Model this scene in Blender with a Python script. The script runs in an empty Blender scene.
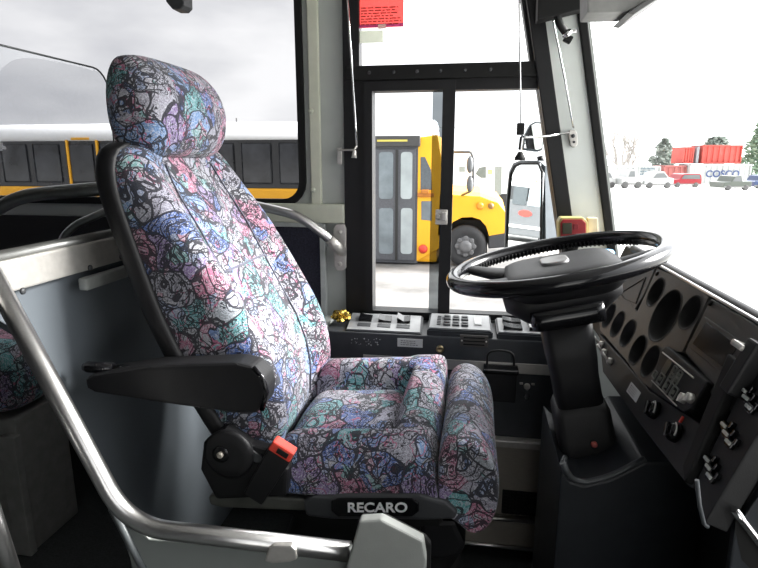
import bpy, bmesh, math, random
from mathutils import Vector, Matrix
from mathutils.geometry import tessellate_polygon
random.seed(7)
scn = bpy.context.scene
COL = scn.collection
V = Vector
PI = math.pi

# ------------------------------------------------------------------ camera
YAW, PITCH, FPX = math.radians(9.5), math.radians(12.5), 560.0
CAM = V((0, 0, 1.05))
FW = V((-math.sin(YAW)*math.cos(PITCH), math.cos(YAW)*math.cos(PITCH), -math.sin(PITCH)))
RT = V((math.cos(YAW), math.sin(YAW), 0))
UP = RT.cross(FW)
cd = bpy.data.cameras.new('camera')
cd.sensor_width = 36.0
cd.lens = FPX*36.0/758
cd.clip_start = 0.02
cd.clip_end = 500
co = bpy.data.objects.new('camera', cd)
COL.objects.link(co)
M = Matrix((RT, UP, -FW)).transposed().to_4x4()
M.translation = CAM
co.matrix_world = M
scn.camera = co

def P(px, py, X=None, Y=None, Z=None):
    """measured photo point -> place on the wall/plane it belongs to"""
    d = FW + RT*((px-379)/FPX) + UP*((284-py)/FPX)
    if X is not None: t = (X-CAM.x)/d.x
    elif Y is not None: t = (Y-CAM.y)/d.y
    else: t = (Z-CAM.z)/d.z
    return CAM + d*t

# ------------------------------------------------------------------ materials
MATS = {}
def nd(nt, kind, **kw):
    n = nt.nodes.new(kind)
    for k, v in kw.items():
        if k in n.inputs: n.inputs[k].default_value = v
        else: setattr(n, k, v)
    return n
def mat(name, col, rough=.5, metal=0.0, var=.12, scale=30, bump=.0, bscale=200, spec=.5, stretch=None):
    if name in MATS: return MATS[name]
    m = bpy.data.materials.new(name); m.use_nodes = True
    nt = m.node_tree; b = nt.nodes['Principled BSDF']
    tc = nd(nt, 'ShaderNodeTexCoord')
    src = tc.outputs['Object']
    if stretch:
        mp = nd(nt, 'ShaderNodeMapping'); mp.inputs['Scale'].default_value = stretch
        nt.links.new(src, mp.inputs['Vector']); src = mp.outputs['Vector']
    n = nd(nt, 'ShaderNodeTexNoise'); n.inputs['Scale'].default_value = scale; n.inputs['Detail'].default_value = 4
    nt.links.new(src, n.inputs['Vector'])
    r = nd(nt, 'ShaderNodeValToRGB')
    lo = [max(0, c*(1-var)) for c in col]; hi = [min(1, c*(1+var)) for c in col]
    r.color_ramp.elements[0].position = .3; r.color_ramp.elements[1].position = .7
    r.color_ramp.elements[0].color = (*lo, 1); r.color_ramp.elements[1].color = (*hi, 1)
    nt.links.new(n.outputs['Fac'], r.inputs['Fac'])
    nt.links.new(r.outputs['Color'], b.inputs['Base Color'])
    b.inputs['Roughness'].default_value = rough
    b.inputs['Metallic'].default_value = metal
    b.inputs['Specular IOR Level'].default_value = spec
    if bump:
        n2 = nd(nt, 'ShaderNodeTexNoise'); n2.inputs['Scale'].default_value = bscale; n2.inputs['Detail'].default_value = 2
        nt.links.new(src, n2.inputs['Vector'])
        bp = nd(nt, 'ShaderNodeBump'); bp.inputs['Strength'].default_value = bump; bp.inputs['Distance'].default_value = .002
        nt.links.new(n2.outputs['Fac'], bp.inputs['Height'])
        nt.links.new(bp.outputs['Normal'], b.inputs['Normal'])
    MATS[name] = m
    return m

def glass(name, tint, refl=.06):
    m = bpy.data.materials.new(name); m.use_nodes = True
    nt = m.node_tree; nt.nodes.remove(nt.nodes['Principled BSDF'])
    out = nt.nodes['Material Output']
    tr = nd(nt, 'ShaderNodeBsdfTransparent'); 
    n = nd(nt, 'ShaderNodeTexNoise'); n.inputs['Scale'].default_value = 1.5
    r = nd(nt, 'ShaderNodeValToRGB')
    r.color_ramp.elements[0].color = (*[c*.96 for c in tint], 1); r.color_ramp.elements[1].color = (*tint, 1)
    nt.links.new(n.outputs['Fac'], r.inputs['Fac']); nt.links.new(r.outputs['Color'], tr.inputs['Color'])
    gl = nd(nt, 'ShaderNodeBsdfGlossy'); gl.inputs['Roughness'].default_value = .02
    lw = nd(nt, 'ShaderNodeLayerWeight'); lw.inputs['Blend'].default_value = .12
    mt = nd(nt, 'ShaderNodeMath', operation='MULTIPLY'); mt.inputs[1].default_value = refl*8
    nt.links.new(lw.outputs['Facing'], mt.inputs[0])
    mx = nd(nt, 'ShaderNodeMixShader')
    nt.links.new(mt.outputs[0], mx.inputs[0]); nt.links.new(tr.outputs[0], mx.inputs[1]); nt.links.new(gl.outputs[0], mx.inputs[2])
    nt.links.new(mx.outputs[0], out.inputs['Surface'])
    return m

def fabric(name, dim=1.0):
    m = bpy.data.materials.new(name); m.use_nodes = True
    nt = m.node_tree; b = nt.nodes['Principled BSDF']; L = nt.links.new
    tc = nd(nt, 'ShaderNodeTexCoord')
    def math_(op, a, bv=None, c=None):
        n = nd(nt, 'ShaderNodeMath', operation=op)
        for i, x in enumerate((a, bv, c)):
            if x is None: continue
            if isinstance(x, (int, float)): n.inputs[i].default_value = x
            else: L(x, n.inputs[i])
        return n.outputs[0]
    def warp(scale, amt, src):
        n = nd(nt, 'ShaderNodeTexNoise'); n.inputs['Scale'].default_value = scale; n.inputs['Detail'].default_value = 1.0
        L(src, n.inputs['Vector'])
        s = nd(nt, 'ShaderNodeVectorMath', operation='SUBTRACT'); L(n.outputs['Color'], s.inputs[0]); s.inputs[1].default_value = (.5, .5, .5)
        k = nd(nt, 'ShaderNodeVectorMath', operation='SCALE'); L(s.outputs[0], k.inputs[0]); k.inputs['Scale'].default_value = amt
        a = nd(nt, 'ShaderNodeVectorMath', operation='ADD'); L(src, a.inputs[0]); L(k.outputs[0], a.inputs[1])
        return a.outputs[0]
    def noise(scale, src, detail=1.0):
        n = nd(nt, 'ShaderNodeTexNoise'); n.inputs['Scale'].default_value = scale; n.inputs['Detail'].default_value = detail
        L(src, n.inputs['Vector']); return n.outputs['Fac']
    def vor(scale, src, feat='F1'):
        n = nd(nt, 'ShaderNodeTexVoronoi', feature=feat); n.inputs['Scale'].default_value = scale
        L(src, n.inputs['Vector']); return n
    def mixc(f, a, bcol):
        n = nd(nt, 'ShaderNodeMix', data_type='RGBA')
        L(f, n.inputs['Factor'])
        for i, x in ((6, a), (7, bcol)):
            if isinstance(x, tuple): n.inputs[i].default_value = x
            else: L(x, n.inputs[i])
        return n.outputs[2]
    def pal(src, cols):
        r = nd(nt, 'ShaderNodeValToRGB'); cr = r.color_ramp; cr.interpolation = 'CONSTANT'
        while len(cr.elements) < len(cols): cr.elements.new(.5)
        for i, (p, c) in enumerate(cols):
            cr.elements[i].position = p; cr.elements[i].color = (*[x*dim for x in c], 1)
        L(src, r.inputs['Fac']); return r.outputs['Color']
    o = tc.outputs['Object']
    w1 = warp(13, .08, o); w2 = warp(30, .04, o)
    v1 = vor(14.5, w1); e1 = vor(14.5, w1, 'DISTANCE_TO_EDGE')
    s1 = nd(nt, 'ShaderNodeSeparateColor'); L(v1.outputs['Color'], s1.inputs[0])
    colsA = [(0, (.36, .36, .42)), (.16, (.12, .20, .50)), (.28, (.37, .36, .44)), (.42, (.50, .20, .30)), (.52, (.36, .40, .44)),
             (.62, (.14, .40, .42)), (.73, (.40, .39, .46)), (.83, (.22, .36, .62)), (.93, (.30, .22, .42))]
    colsB = [(0, (.42, .42, .47)), (.24, (.54, .30, .38)), (.37, (.20, .30, .56)), (.50, (.46, .46, .50)), (.72, (.25, .46, .46)), (.85, (.34, .40, .56))]
    c1 = pal(s1.outputs[0], colsA)
    v2 = vor(34, w2); s2 = nd(nt, 'ShaderNodeSeparateColor'); L(v2.outputs['Color'], s2.inputs[0])
    c2 = pal(s2.outputs[1], colsB)
    mk = math_('GREATER_THAN', noise(13, w2, 2), .54)
    c = mixc(mk, c1, c2)
    # fine pale scribble that greys the colours
    scr = math_('LESS_THAN', math_('ABSOLUTE', math_('SUBTRACT', noise(150, w2, 1.5), .5)), .045)
    c = mixc(math_('MULTIPLY', scr, .55), c, (.47, .47, .52, 1))
    ring = math_('LESS_THAN', math_('FRACT', math_('MULTIPLY', v1.outputs['Distance'], 5.0)), .20)
    ring = math_('MULTIPLY', ring, math_('GREATER_THAN', s1.outputs[1], .60))
    edge = math_('MULTIPLY', math_('LESS_THAN', e1.outputs['Distance'], .030), math_('GREATER_THAN', noise(9, o, 1), .43))
    e2 = vor(34, w2, 'DISTANCE_TO_EDGE')
    sq = math_('MULTIPLY', math_('LESS_THAN', e2.outputs['Distance'], .045), mk)
    sq1 = math_('LESS_THAN', math_('ABSOLUTE', math_('SUBTRACT', noise(24, w1, .5), .5)), .017)
    sq = math_('MAXIMUM', sq, sq1)
    # short scribbled strokes
    wv = nd(nt, 'ShaderNodeTexWave'); wv.inputs['Scale'].default_value = 38; wv.inputs['Distortion'].default_value = 14; wv.inputs['Detail'].default_value = 2
    wv.inputs['Detail Scale'].default_value = 2.5
    L(w1, wv.inputs['Vector'])
    hat = math_('MULTIPLY', math_('GREATER_THAN', wv.outputs['Fac'], .74), math_('GREATER_THAN', noise(22, w1, 1), .51))
    hat2 = math_('MULTIPLY', math_('LESS_THAN', math_('ABSOLUTE', math_('SUBTRACT', noise(85, w1, 1), .5)), .035), math_('LESS_THAN', noise(16, o, 1), .50))
    dark = math_('MAXIMUM', math_('MAXIMUM', edge, ring), math_('MAXIMUM', math_('MAXIMUM', sq, hat2), hat))
    pk = math_('MULTIPLY', math_('LESS_THAN', math_('ABSOLUTE', math_('SUBTRACT', noise(27, w2, 1), .44)), .016), math_('GREATER_THAN', noise(6, o, 1), .47))
    c = mixc(pk, c, (.56*dim, .20*dim, .32*dim, 1))
    c = mixc(math_('MULTIPLY', dark, .92), c, (.014, .014, .02, 1))
    sp = noise(420, o, 2)
    mr = nd(nt, 'ShaderNodeMapRange'); L(sp, mr.inputs[0]); mr.inputs[1].default_value = .3; mr.inputs[2].default_value = .7
    mr.inputs[3].default_value = .5; mr.inputs[4].default_value = 1.3
    hv = nd(nt, 'ShaderNodeMix', data_type='RGBA', blend_type='MULTIPLY'); hv.inputs['Factor'].default_value = 1
    L(c, hv.inputs[6])
    cb = nd(nt, 'ShaderNodeCombineColor')
    for i in range(3): L(mr.outputs[0], cb.inputs[i])
    L(cb.outputs[0], hv.inputs[7])
    L(hv.outputs[2], b.inputs['Base Color'])
    b.inputs['Roughness'].default_value = .85
    b.inputs['Sheen Weight'].default_value = .12
    b.inputs['Specular IOR Level'].default_value = .25
    bp = nd(nt, 'ShaderNodeBump'); bp.inputs['Strength'].default_value = .35; bp.inputs['Distance'].default_value = .002
    L(sp, bp.inputs['Height']); L(bp.outputs['Normal'], b.inputs['Normal'])
    return m

BLK = mat('black_plastic', (.008, .008, .009), .5, bump=.15, bscale=600, spec=.3)
BLK2 = mat('black_rubber', (.007, .007, .007), .65, spec=.25)
BLKG = mat('black_gloss', (.006, .006, .007), .17, spec=.35)
DGR = mat('dark_grey_plastic', (.035, .037, .040), .5, bump=.2, bscale=500)
DASH = mat('dash_grey', (.062, .059, .055), .5, bump=.25, bscale=700, var=.06)
DASHL = mat('dash_dark', (.013, .013, .0135), .55, bump=.2, bscale=600, spec=.3)
CONS2 = mat('console_front_slate', (.040, .044, .049), .45, bump=.15, bscale=500)
CONS = mat('console_slate', (.020, .023, .027), .45, spec=.35, bump=.15, bscale=500)
SWG = mat('switch_plate_grey', (.20, .20, .205), .4, bump=.1, bscale=700)
STEEL = mat('brushed_steel', (.62, .61, .60), .28, 1.0, var=.06, scale=90, stretch=(1, 1, 12))
CHROME = mat('chrome', (.75, .75, .75), .12, 1.0, var=.03)
ALU = mat('brushed_aluminium', (.36, .33, .285), .45, .25, var=.12, scale=40, stretch=(1, 1, 25))
ALU2 = mat('aluminium_trim', (.52, .50, .47), .40, .55, var=.08, scale=60)
PANEL = mat('blue_grey_panel', (.115, .13, .145), .42, var=.05, scale=6)
WALLG = mat('wall_grey', (.40, .42, .40), .6, var=.06, scale=8)
CREAM = mat('cream_trim', (.56, .57, .47), .5, var=.04)
LGREY = mat('light_grey_box', (.25, .26, .245), .5, bump=.2, bscale=400, var=.05)
DARKW = mat('dark_interior', (.045, .047, .05), .7)
FLOORM = mat('rubber_floor', (.025, .028, .028), .6, var=.5, scale=160, bump=.3, bscale=150)
CEILM = mat('ceiling_white', (.45, .45, .44), .7)
FAB = fabric('patterned_moquette', .66)
WHT = mat('white_paint', (.78, .79, .79), .5, var=.03)
WHTX = mat('white_print', (.85, .85, .86), .5, var=.02)
PAPER = mat('label_paper', (.62, .63, .62), .6, var=.05)
RED = mat('red_plastic', (.75, .06, .035), .4)
NAVY = mat('navy_cloth', (.02, .02, .035), .9, var=.5, scale=160)
CLEAR = glass('clear_glass', (.97, .98, .98), .03)
TINT = glass('tinted_glass', (.47, .47, .48), .04)
PLEX = glass('smoked_partition_glass', (.80, .81, .82), .05)

def paper(name, col):
    m = mat(name, col, .6, var=.05); nt = m.node_tree; b = nt.nodes['Principled BSDF']; out = nt.nodes['Material Output']
    tr = nd(nt, 'ShaderNodeBsdfTranslucent'); nt.links.new(nt.nodes['Color Ramp'].outputs['Color'], tr.inputs['Color'])
    mx = nd(nt, 'ShaderNodeMixShader'); mx.inputs[0].default_value = .35
    nt.links.new(b.outputs[0], mx.inputs[1]); nt.links.new(tr.outputs[0], mx.inputs[2]); nt.links.new(mx.outputs[0], out.inputs['Surface'])
    return m

# ------------------------------------------------------------------ mesh helpers
class MB:
    def __init__(s): s.bm = bmesh.new()
    def add(s, verts, faces, smooth=False):
        vs = [s.bm.verts.new(v) for v in verts]
        for f in faces:
            try:
                fc = s.bm.faces.new([vs[i] for i in f]); fc.smooth = smooth
            except ValueError: pass
        return s
    def box(s, c, size, bevel=0.0, rot=None, seg=2):
        t = bmesh.new(); bmesh.ops.create_cube(t, size=1.0)
        for v in t.verts: v.co = V((v.co.x*size[0], v.co.y*size[1], v.co.z*size[2]))
        if bevel: bmesh.ops.bevel(t, geom=t.edges[:], offset=bevel, segments=seg, affect='EDGES', profile=.6)
        mt = Matrix.Translation(V(c)) @ (rot.to_4x4() if rot is not None else Matrix.Identity(4))
        return s.merge(t, mt)
    def merge(s, t, mt=None):
        mp = {}
        for v in t.verts: mp[v] = s.bm.verts.new(mt @ v.co if mt is not None else v.co)
        for f in t.faces:
            nf = s.bm.faces.new([mp[v] for v in f.verts]); nf.smooth = f.smooth
        t.free(); return s
    def prism(s, pts, vec, bevel=0.0, seg=2):
        """planar polygon (3D points) extruded by vec"""
        t = bmesh.new(); vec = V(vec); n = len(pts)
        a = [t.verts.new(V(p)) for p in pts]; b = [t.verts.new(V(p)+vec) for p in pts]
        t.faces.new(a[::-1]); t.faces.new(b)
        for i in range(n): t.faces.new((a[i], a[(i+1) % n], b[(i+1) % n], b[i]))
        bmesh.ops.recalc_face_normals(t, faces=t.faces[:])
        if bevel: bmesh.ops.bevel(t, geom=t.edges[:], offset=bevel, segments=seg, affect='EDGES', profile=.6)
        return s.merge(t)
    def plate(s, outer, holes, vec):
        """flat plate with holes; points 3D in one plane, extruded by vec"""
        loops = [[V(p) for p in outer]] + [[V(p) for p in h] for h in holes]
        flat = [p for l in loops for p in l]; vec = V(vec)
        tris = tessellate_polygon(loops)
        vs = [s.bm.verts.new(p) for p in flat]; vb = [s.bm.verts.new(p+vec) for p in flat]
        for t in tris:
            for arr in (vs, vb):
                try: s.bm.faces.new([arr[i] for i in t])
                except ValueError: pass
        k = 0
        for l in loops:
            n = len(l)
            for i in range(n):
                a, b = k+i, k+(i+1) % n
                s.bm.faces.new((vs[a], vs[b], vb[b], vb[a]))
            k += n
        bmesh.ops.recalc_face_normals(s.bm, faces=s.bm.faces[:])
        return s
    def tube(s, pts, r, seg=14, closed=False, caps=True, rs=None):
        pts = [V(p) for p in pts]; n = len(pts)
        tang = []
        for i in range(n):
            if closed: t = pts[(i+1) % n]-pts[i-1]
            else: t = pts[min(i+1, n-1)]-pts[max(i-1, 0)]
            tang.append(t.normalized())
        ref = V((0, 0, 1)) if abs(tang[0].z) < .9 else V((1, 0, 0))
        nrm = (ref - tang[0]*ref.dot(tang[0])).normalized()
        rings = []
        for i in range(n):
            nrm = (nrm - tang[i]*nrm.dot(tang[i])).normalized(); bi = tang[i].cross(nrm)
            rr = rs[i] if rs else r
            rings.append([s.bm.verts.new(pts[i] + (nrm*math.cos(2*PI*k/seg) + bi*math.sin(2*PI*k/seg))*rr) for k in range(seg)])
        m = n if closed else n-1
        for i in range(m):
            a, b = rings[i], rings[(i+1) % n]
            for k in range(seg):
                f = s.bm.faces.new((a[k], a[(k+1) % seg], b[(k+1) % seg], b[k])); f.smooth = True
        if caps and not closed:
            s.bm.faces.new(rings[0][::-1]); s.bm.faces.new(rings[-1])
        return s
    def lathe(s, o, axis, prof, seg=28, smooth=True):
        """prof: list of (radius, height along axis)"""
        o = V(o); ax = V(axis).normalized()
        ref = V((0, 0, 1)) if abs(ax.z) < .9 else V((1, 0, 0))
        x = (ref-ax*ref.dot(ax)).normalized(); y = ax.cross(x)
        rings = [[s.bm.verts.new(o+ax*h+(x*math.cos(2*PI*k/seg)+y*math.sin(2*PI*k/seg))*max(r, 1e-5)) for k in range(seg)] for r, h in prof]
        for a, b in zip(rings, rings[1:]):
            for k in range(seg):
                f = s.bm.faces.new((a[k], a[(k+1) % seg], b[(k+1) % seg], b[k])); f.smooth = smooth
        s.bm.faces.new(rings[0][::-1]); s.bm.faces.new(rings[-1])
        return s
    def loft(s, loops, smooth=True, cap=True):
        R_ = [[s.bm.verts.new(V(p)) for p in l] for l in loops]; n = len(loops[0])
        for a, b in zip(R_, R_[1:]):
            for k in range(n):
                f = s.bm.faces.new((a[k], a[(k+1) % n], b[(k+1) % n], b[k])); f.smooth = smooth
        if cap:
            for l in (R_[0][::-1], R_[-1]):
                f = s.bm.faces.new(l); f.smooth = smooth
        return s
    def ico(s, c, r, sub=1, sc=(1, 1, 1), jit=0):
        t = bmesh.new(); bmesh.ops.create_icosphere(t, subdivisions=sub, radius=r)
        for v in t.verts:
            v.co = V((v.co.x*sc[0], v.co.y*sc[1], v.co.z*sc[2]))*(1+random.uniform(-jit, jit))
        for f in t.faces: f.smooth = not jit
        return s.merge(t, Matrix.Translation(V(c)))

ORG = {}
def obj(name, mb, m, parent=None, sub=0, label=None):
    me = bpy.data.meshes.new(name)
    bmesh.ops.recalc_face_normals(mb.bm, faces=mb.bm.faces[:])
    mb.bm.to_mesh(me); mb.bm.free()
    o = bpy.data.objects.new(name, me); COL.objects.link(o)
    for x in (m if isinstance(m, (list, tuple)) else [m]): me.materials.append(x)
    if parent is None:
        vs = [v.co for v in me.vertices]
        org = V(((min(v.x for v in vs)+max(v.x for v in vs))/2, (min(v.y for v in vs)+max(v.y for v in vs))/2, min(v.z for v in vs)))
        o.location = org
    else:
        org = ORG[parent.name]; o.parent = parent
    ORG[o.name] = org.copy()
    me.transform(Matrix.Translation(-org))
    if sub:
        md = o.modifiers.new('smooth', 'SUBSURF'); md.levels = sub; md.render_levels = sub
    if label: o['label'] = label
    return o
def thing(name, label, cat, loc, group=None):
    o = bpy.data.objects.new(name, None); COL.objects.link(o); o.location = V(loc); o.empty_display_size = .05
    ORG[o.name] = V(loc); o['label'] = label; o['category'] = cat
    if group: o['group'] = group
    return o
def tag(o, label, cat, group=None):
    o['label'] = label; o['category'] = cat
    if group: o['group'] = group
    return o
def struct(name, mb, m, parent=None):
    o = obj(name, mb, m, parent)
    if parent is None: o['kind'] = 'structure'
    return o
def dup(o, loc=None, rz=0, label=None, parent=None):
    c = o.copy(); COL.objects.link(c)
    if parent is not None: c.parent = parent
    for ch in list(o.children): dup(ch, parent=c)
    if loc is not None: c.location = V(loc); c.rotation_euler.z = rz
    if label: c['label'] = label
    return c
def fillet(pts, r, n=6):
    pts = [V(p) for p in pts]; out = [pts[0]]
    for a, b, c in zip(pts, pts[1:], pts[2:]):
        d1 = (a-b); d2 = (c-b); k = min(r, d1.length*.45, d2.length*.45)
        p1 = b+d1.normalized()*k; p2 = b+d2.normalized()*k
        for i in range(n+1):
            t = i/n; out.append(p1*(1-t)**2 + b*2*t*(1-t) + p2*t*t)
    out.append(pts[-1]); return out
def rrect(x0, z0, x1, z1, r, n=5):
    out = []
    for cx, cz, a0 in ((x1-r, z0+r, -PI/2), (x1-r, z1-r, 0), (x0+r, z1-r, PI/2), (x0+r, z0+r, PI)):
        for i in range(n+1):
            a = a0+PI/2*i/n; out.append((cx+r*math.cos(a), cz+r*math.sin(a)))
    return out
def text_mesh(txt, size, frame, depth=.001, width=None, bold=0.0, align='CENTER', yscale=1.0):
    """letters as a mesh, in the frame (o, right, up)"""
    cu = bpy.data.curves.new('lettering', 'FONT'); cu.body = txt; cu.size = size; cu.extrude = depth/2; cu.align_x = align; cu.align_y = 'CENTER'
    cu.offset = bold
    o = bpy.data.objects.new('lettering_tmp', cu); COL.objects.link(o)
    dg = bpy.context.evaluated_depsgraph_get(); me = bpy.data.meshes.new_from_object(o.evaluated_get(dg))
    bpy.data.objects.remove(o)
    bm = bmesh.new(); bm.from_mesh(me); bpy.data.meshes.remove(me)
    xs = [v.co.x for v in bm.verts]; w = max(xs)-min(xs)
    sx = width/w if width else 1
    O, r, u = V(frame[0]), V(frame[1]).normalized(), V(frame[2]).normalized(); n = r.cross(u)
    for v in bm.verts: v.co = O + r*(v.co.x*sx) + u*(v.co.y*yscale) + n*v.co.z
    mb = MB(); mb.bm.free(); mb.bm = bm
    return mb
def lines_on(mb, o, r, u, w, h, rows, margin=.12, th=.35, seed=1):
    """rows of small dashes standing for print too small to read"""
    rnd = random.Random(seed); r, u = V(r).normalized(), V(u).normalized(); n = r.cross(u)
    for i in range(rows):
        y = h*(.5-margin-(1-2*margin)*(i+.5)/rows); x = -w*(.5-margin); end = w*(.5-margin)*rnd.uniform(.5, 1)
        while x < end:
            l = min(w*rnd.uniform(.04, .14), end-x+.0001); hh = h*(1-2*margin)/rows*th
            p = V(o)+n*.0006
            mb.add([p+r*x+u*(y-hh/2), p+r*(x+l)+u*(y-hh/2), p+r*(x+l)+u*(y+hh/2), p+r*x+u*(y+hh/2)], [(0, 1, 2, 3)])
            x += l+w*.025
    return mb

exec_parts = []
# ================================================================== THE SETTING
YW = 1.93          # inner face of the driver's-side wall
ZF = -.245         # cab floor
ZG = -.97          # yard level
struct('floor', MB().box((-1.7, .6, ZF-.03), (5.4, 2.75, .06)), FLOORM)
struct('ceiling', MB().box((-1.75, .62, 1.80), (5.1, 2.8, .06)), CEILM)
struct('wall_rear', MB().box((-4.3, .62, .78), (.06, 2.7, 2.1)), DARKW)
# right wall: unseen, windowless and closed up to the door opening to cut light
rw = MB()
rw.box((-2.15, -.745, .76), (4.3, .05, 2.02)); rw.box((.45, -.745, 1.62), (.9, .05, .30)); rw.box((.45, -.745, -.02), (.9, .05, .45))
struct('wall_right', rw, DARKW)

def at(px, py, y=YW): 
    p = P(px, py, Y=y); return V((p.x, y, p.z))
# left wall with the window openings
x2 = at(301, 100).x; z2 = at(295, 203).z
apl = [at(590, 5), at(620, 250)]            # front slanted edge
sl = (apl[1].x-apl[0].x)/(apl[1].z-apl[0].z)
def slx(px, py, z):                          # X on a line parallel to the pillar through a photo point
    p = at(px, py); return p.x + (z-p.z)*sl
wl = MB()
hole1 = [V((at(345, 150).x, YW, .50)), V((slx(560, 235, .50)+.02, YW, .50)), V((slx(560, 235, 1.70)+.02, YW, 1.70)), V((at(345, 150).x, YW, 1.70))]
wl.plate([(-4.3, YW, ZF), (slx(612, 200, ZF), YW, ZF), (slx(612, 200, 1.77), YW, 1.77), (-4.3, YW, 1.77)],
         [hole1, [(x, YW, z) for x, z in rrect(-2.25, z2, x2, 1.66, .075)], [(x, YW, z) for x, z in rrect(-4.05, z2, -2.45, 1.66, .075)]], (0, .05, 0))
struct('wall_left', wl, WALLG)
# passenger windows (window_2, window_3): rubber gasket and tinted pane
for k, (a, b) in enumerate(((-2.25, x2), (-4.05, -2.45))):
    g = MB(); g.plate([(x, YW-.012, z) for x, z in rrect(a-.012, z2-.012, b+.012, 1.672, .085)],
                      [[(x, YW-.012, z) for x, z in rrect(a+.012, z2+.014, b-.012, 1.648, .062)]], (0, .03, 0))
    w = struct('window_%d' % (k+2), g, BLK2)
    pm = MB(); pm.add([(a, YW+.02, z2), (b, YW+.02, z2), (b, YW+.02, 1.66), (a, YW+.02, 1.66)], [(0, 1, 2, 3)])
    obj('pane', pm, TINT, w, label='grey tinted pane')
k = MB(); k.box((-2.65, YW-.008, .30), (3.2, .012, 1.08)); struct('rear_shade_sheet', k, mat('rear_shade_black', (.012, .012, .013), .7))  # near-black sheet added over the rear lower wall to deepen its shade
# cream trim strips on the wall beside the driver's window
t = MB(); y = YW-.012
a, b = at(307, 0, y).x, at(321, 150, y).x
t.box(((a+b)/2, y, 1.33), (b-a, .02, 1.0-.08), .004)
c0, c1 = at(345, 204, y), at(345, 223, y)
t.box((c0.x-.17, y-.006, (c0.z+c1.z)/2), (.34, .03, c0.z-c1.z), .005)
for px, py in ((311, 111), (313, 190)):
    p = at(px, py, y-.01); t.lathe((p.x, y-.008, p.z), (0, -1, 0), [(.010, 0), (.009, .004), (.004, .006)], 12)
struct('trim_1', t, CREAM)

# driver's side window (window_1): black frame, sash, transom, mullion, latch
yf = YW-.02
fr = MB()
zt, zb = 1.70, at(400, 316, yf).z
L0 = at(344, 150, yf).x
def q(px, py): return at(px, py, yf)
up_l = at(359, 40, yf).x; up_b0 = q(360, 70).z; up_b1 = q(529, 65).z
zub = (up_b0+up_b1)/2
lo_t = (q(400, 94).z+q(500, 86).z)/2; lo_b = q(410, 311).z
ll, lr = q(373, 200).x, q(440.5, 200).x
rl = q(452, 200).x
fr.plate([(L0, yf, zb), (slx(578, 235, zb), yf, zb), (slx(578, 235, zt), yf, zt), (L0, yf, zt)],
         [[(up_l, yf, zub), (slx(530, 65, zub), yf, zub), (slx(530, 65, zt-.04), yf, zt-.04), (up_l, yf, zt-.04)],
          [(ll, yf, lo_b), (lr, yf, lo_b), (lr, yf, lo_t), (ll, yf, lo_t)],
          [(rl, yf, lo_b), (slx(536, 84, lo_b), yf, lo_b), (slx(536, 84, lo_t), yf, lo_t), (rl, yf, lo_t)]], (0, .05, 0))
win1 = struct('window_1', fr, BLK)
tr = MB(); zc = (zub+lo_t)/2
tr.box(((L0+slx(545, 80, zc))/2, yf-.010, zc+.022), (slx(545, 80, zc)-L0-.02, .02, .045), .004)
obj('transom_bar', tr, BLK2, win1)
for px in (369, 394, 418, 442, 467, 493):
    sc = MB(); p = at(px, 0, yf-.02); sc.lathe((p.x, yf-.02, zc+.022), (0, -1, 0), [(.006, 0), (.005, .002), (.002, .003)], 10); obj('screw', sc, DGR, win1)
sh = MB()
sh.plate([(ll-.028, yf-.014, lo_b-.03), (rl+.002, yf-.014, lo_b-.03), (rl+.002, yf-.014, lo_t+.03), (ll-.028, yf-.014, lo_t+.03)],
         [[(ll, yf-.014, lo_b), (lr, yf-.014, lo_b), (lr, yf-.014, lo_t), (ll, yf-.014, lo_t)]], (0, .014, 0))
obj('sliding_sash', sh, BLK, win1)
# overlap strip of the second pane beside the mullion
xs = q(430, 200).x
obj('pane_overlap', MB().add([(xs, yf+.03, lo_b), (lr, yf+.03, lo_b), (lr, yf+.03, lo_t), (xs, yf+.03, lo_t)], [(0, 1, 2, 3)]), glass('overlap_glass', (.22, .24, .25), .05), win1, label='grey strip of overlapping glass')
obj('pane', MB().add([(L0, yf+.02, zb), (slx(570, 235, zb), yf+.02, zb), (slx(570, 235, zt), yf+.02, zt), (L0, yf+.02, zt)], [(0, 1, 2, 3)]), CLEAR, win1)
lt = MB(); p = at(441.5, 217, yf-.02)
lt.box((p.x, yf-.022, p.z), (.040, .012, .050), .003); lt.box((p.x+.010, yf-.034, p.z+.003), (.014, .016, .028), .003)
lt.lathe((p.x-.011, yf-.028, p.z), (0, -1, 0), [(.009, 0), (.009, .006), (.004, .008)], 14)
obj('window_latch', lt, ALU2, win1, label='bare metal latch on the mullion')

# A-pillar: grey cover, black strips either side, header
def strip(px0, px1, yref, z0, z1, y0, th):
    a0, a1 = P(px0, yref, Y=y0), P(px1, yref, Y=y0)
    X = lambda p, z: p.x+(z-p.z)*sl
    return [(X(a0, z0), y0, z0), (X(a1, z0), y0, z0), (X(a1, z1), y0, z1), (X(a0, z1), y0, z1)]
t = MB(); t.prism(strip(565, 603, 180, .62, 1.75, 1.885, .03), (0, .05, 0), .004); struct('trim_2', t, mat('pillar_grey', (.66, .69, .66), .55, var=.05, scale=8))
t = MB(); t.prism(strip(552, 567.5, 180, .56, 1.75, 1.878, .03), (0, .06, 0), .004); struct('trim_3', t, BLK)
t = MB(); t.prism(strip(599, 607.5, 180, .56, 1.75, 1.872, .03), (0, .09, 0), .004); struct('trim_4', t, BLK2)
hd = MB()
a = P(541, 20, Y=1.80); b = P(594, 6, Y=1.80)
hd.prism([(a.x-.01, 1.80, a.z), (P(572, 11, Y=1.8).x, 1.80, P(572, 11, Y=1.8).z), (b.x, 1.80, b.z), (b.x+.06, 1.8, 1.74), (a.x-.02, 1.8, 1.74)], (0, .06, 0), .004)
struct('trim_5', hd, BLK2)
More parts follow.
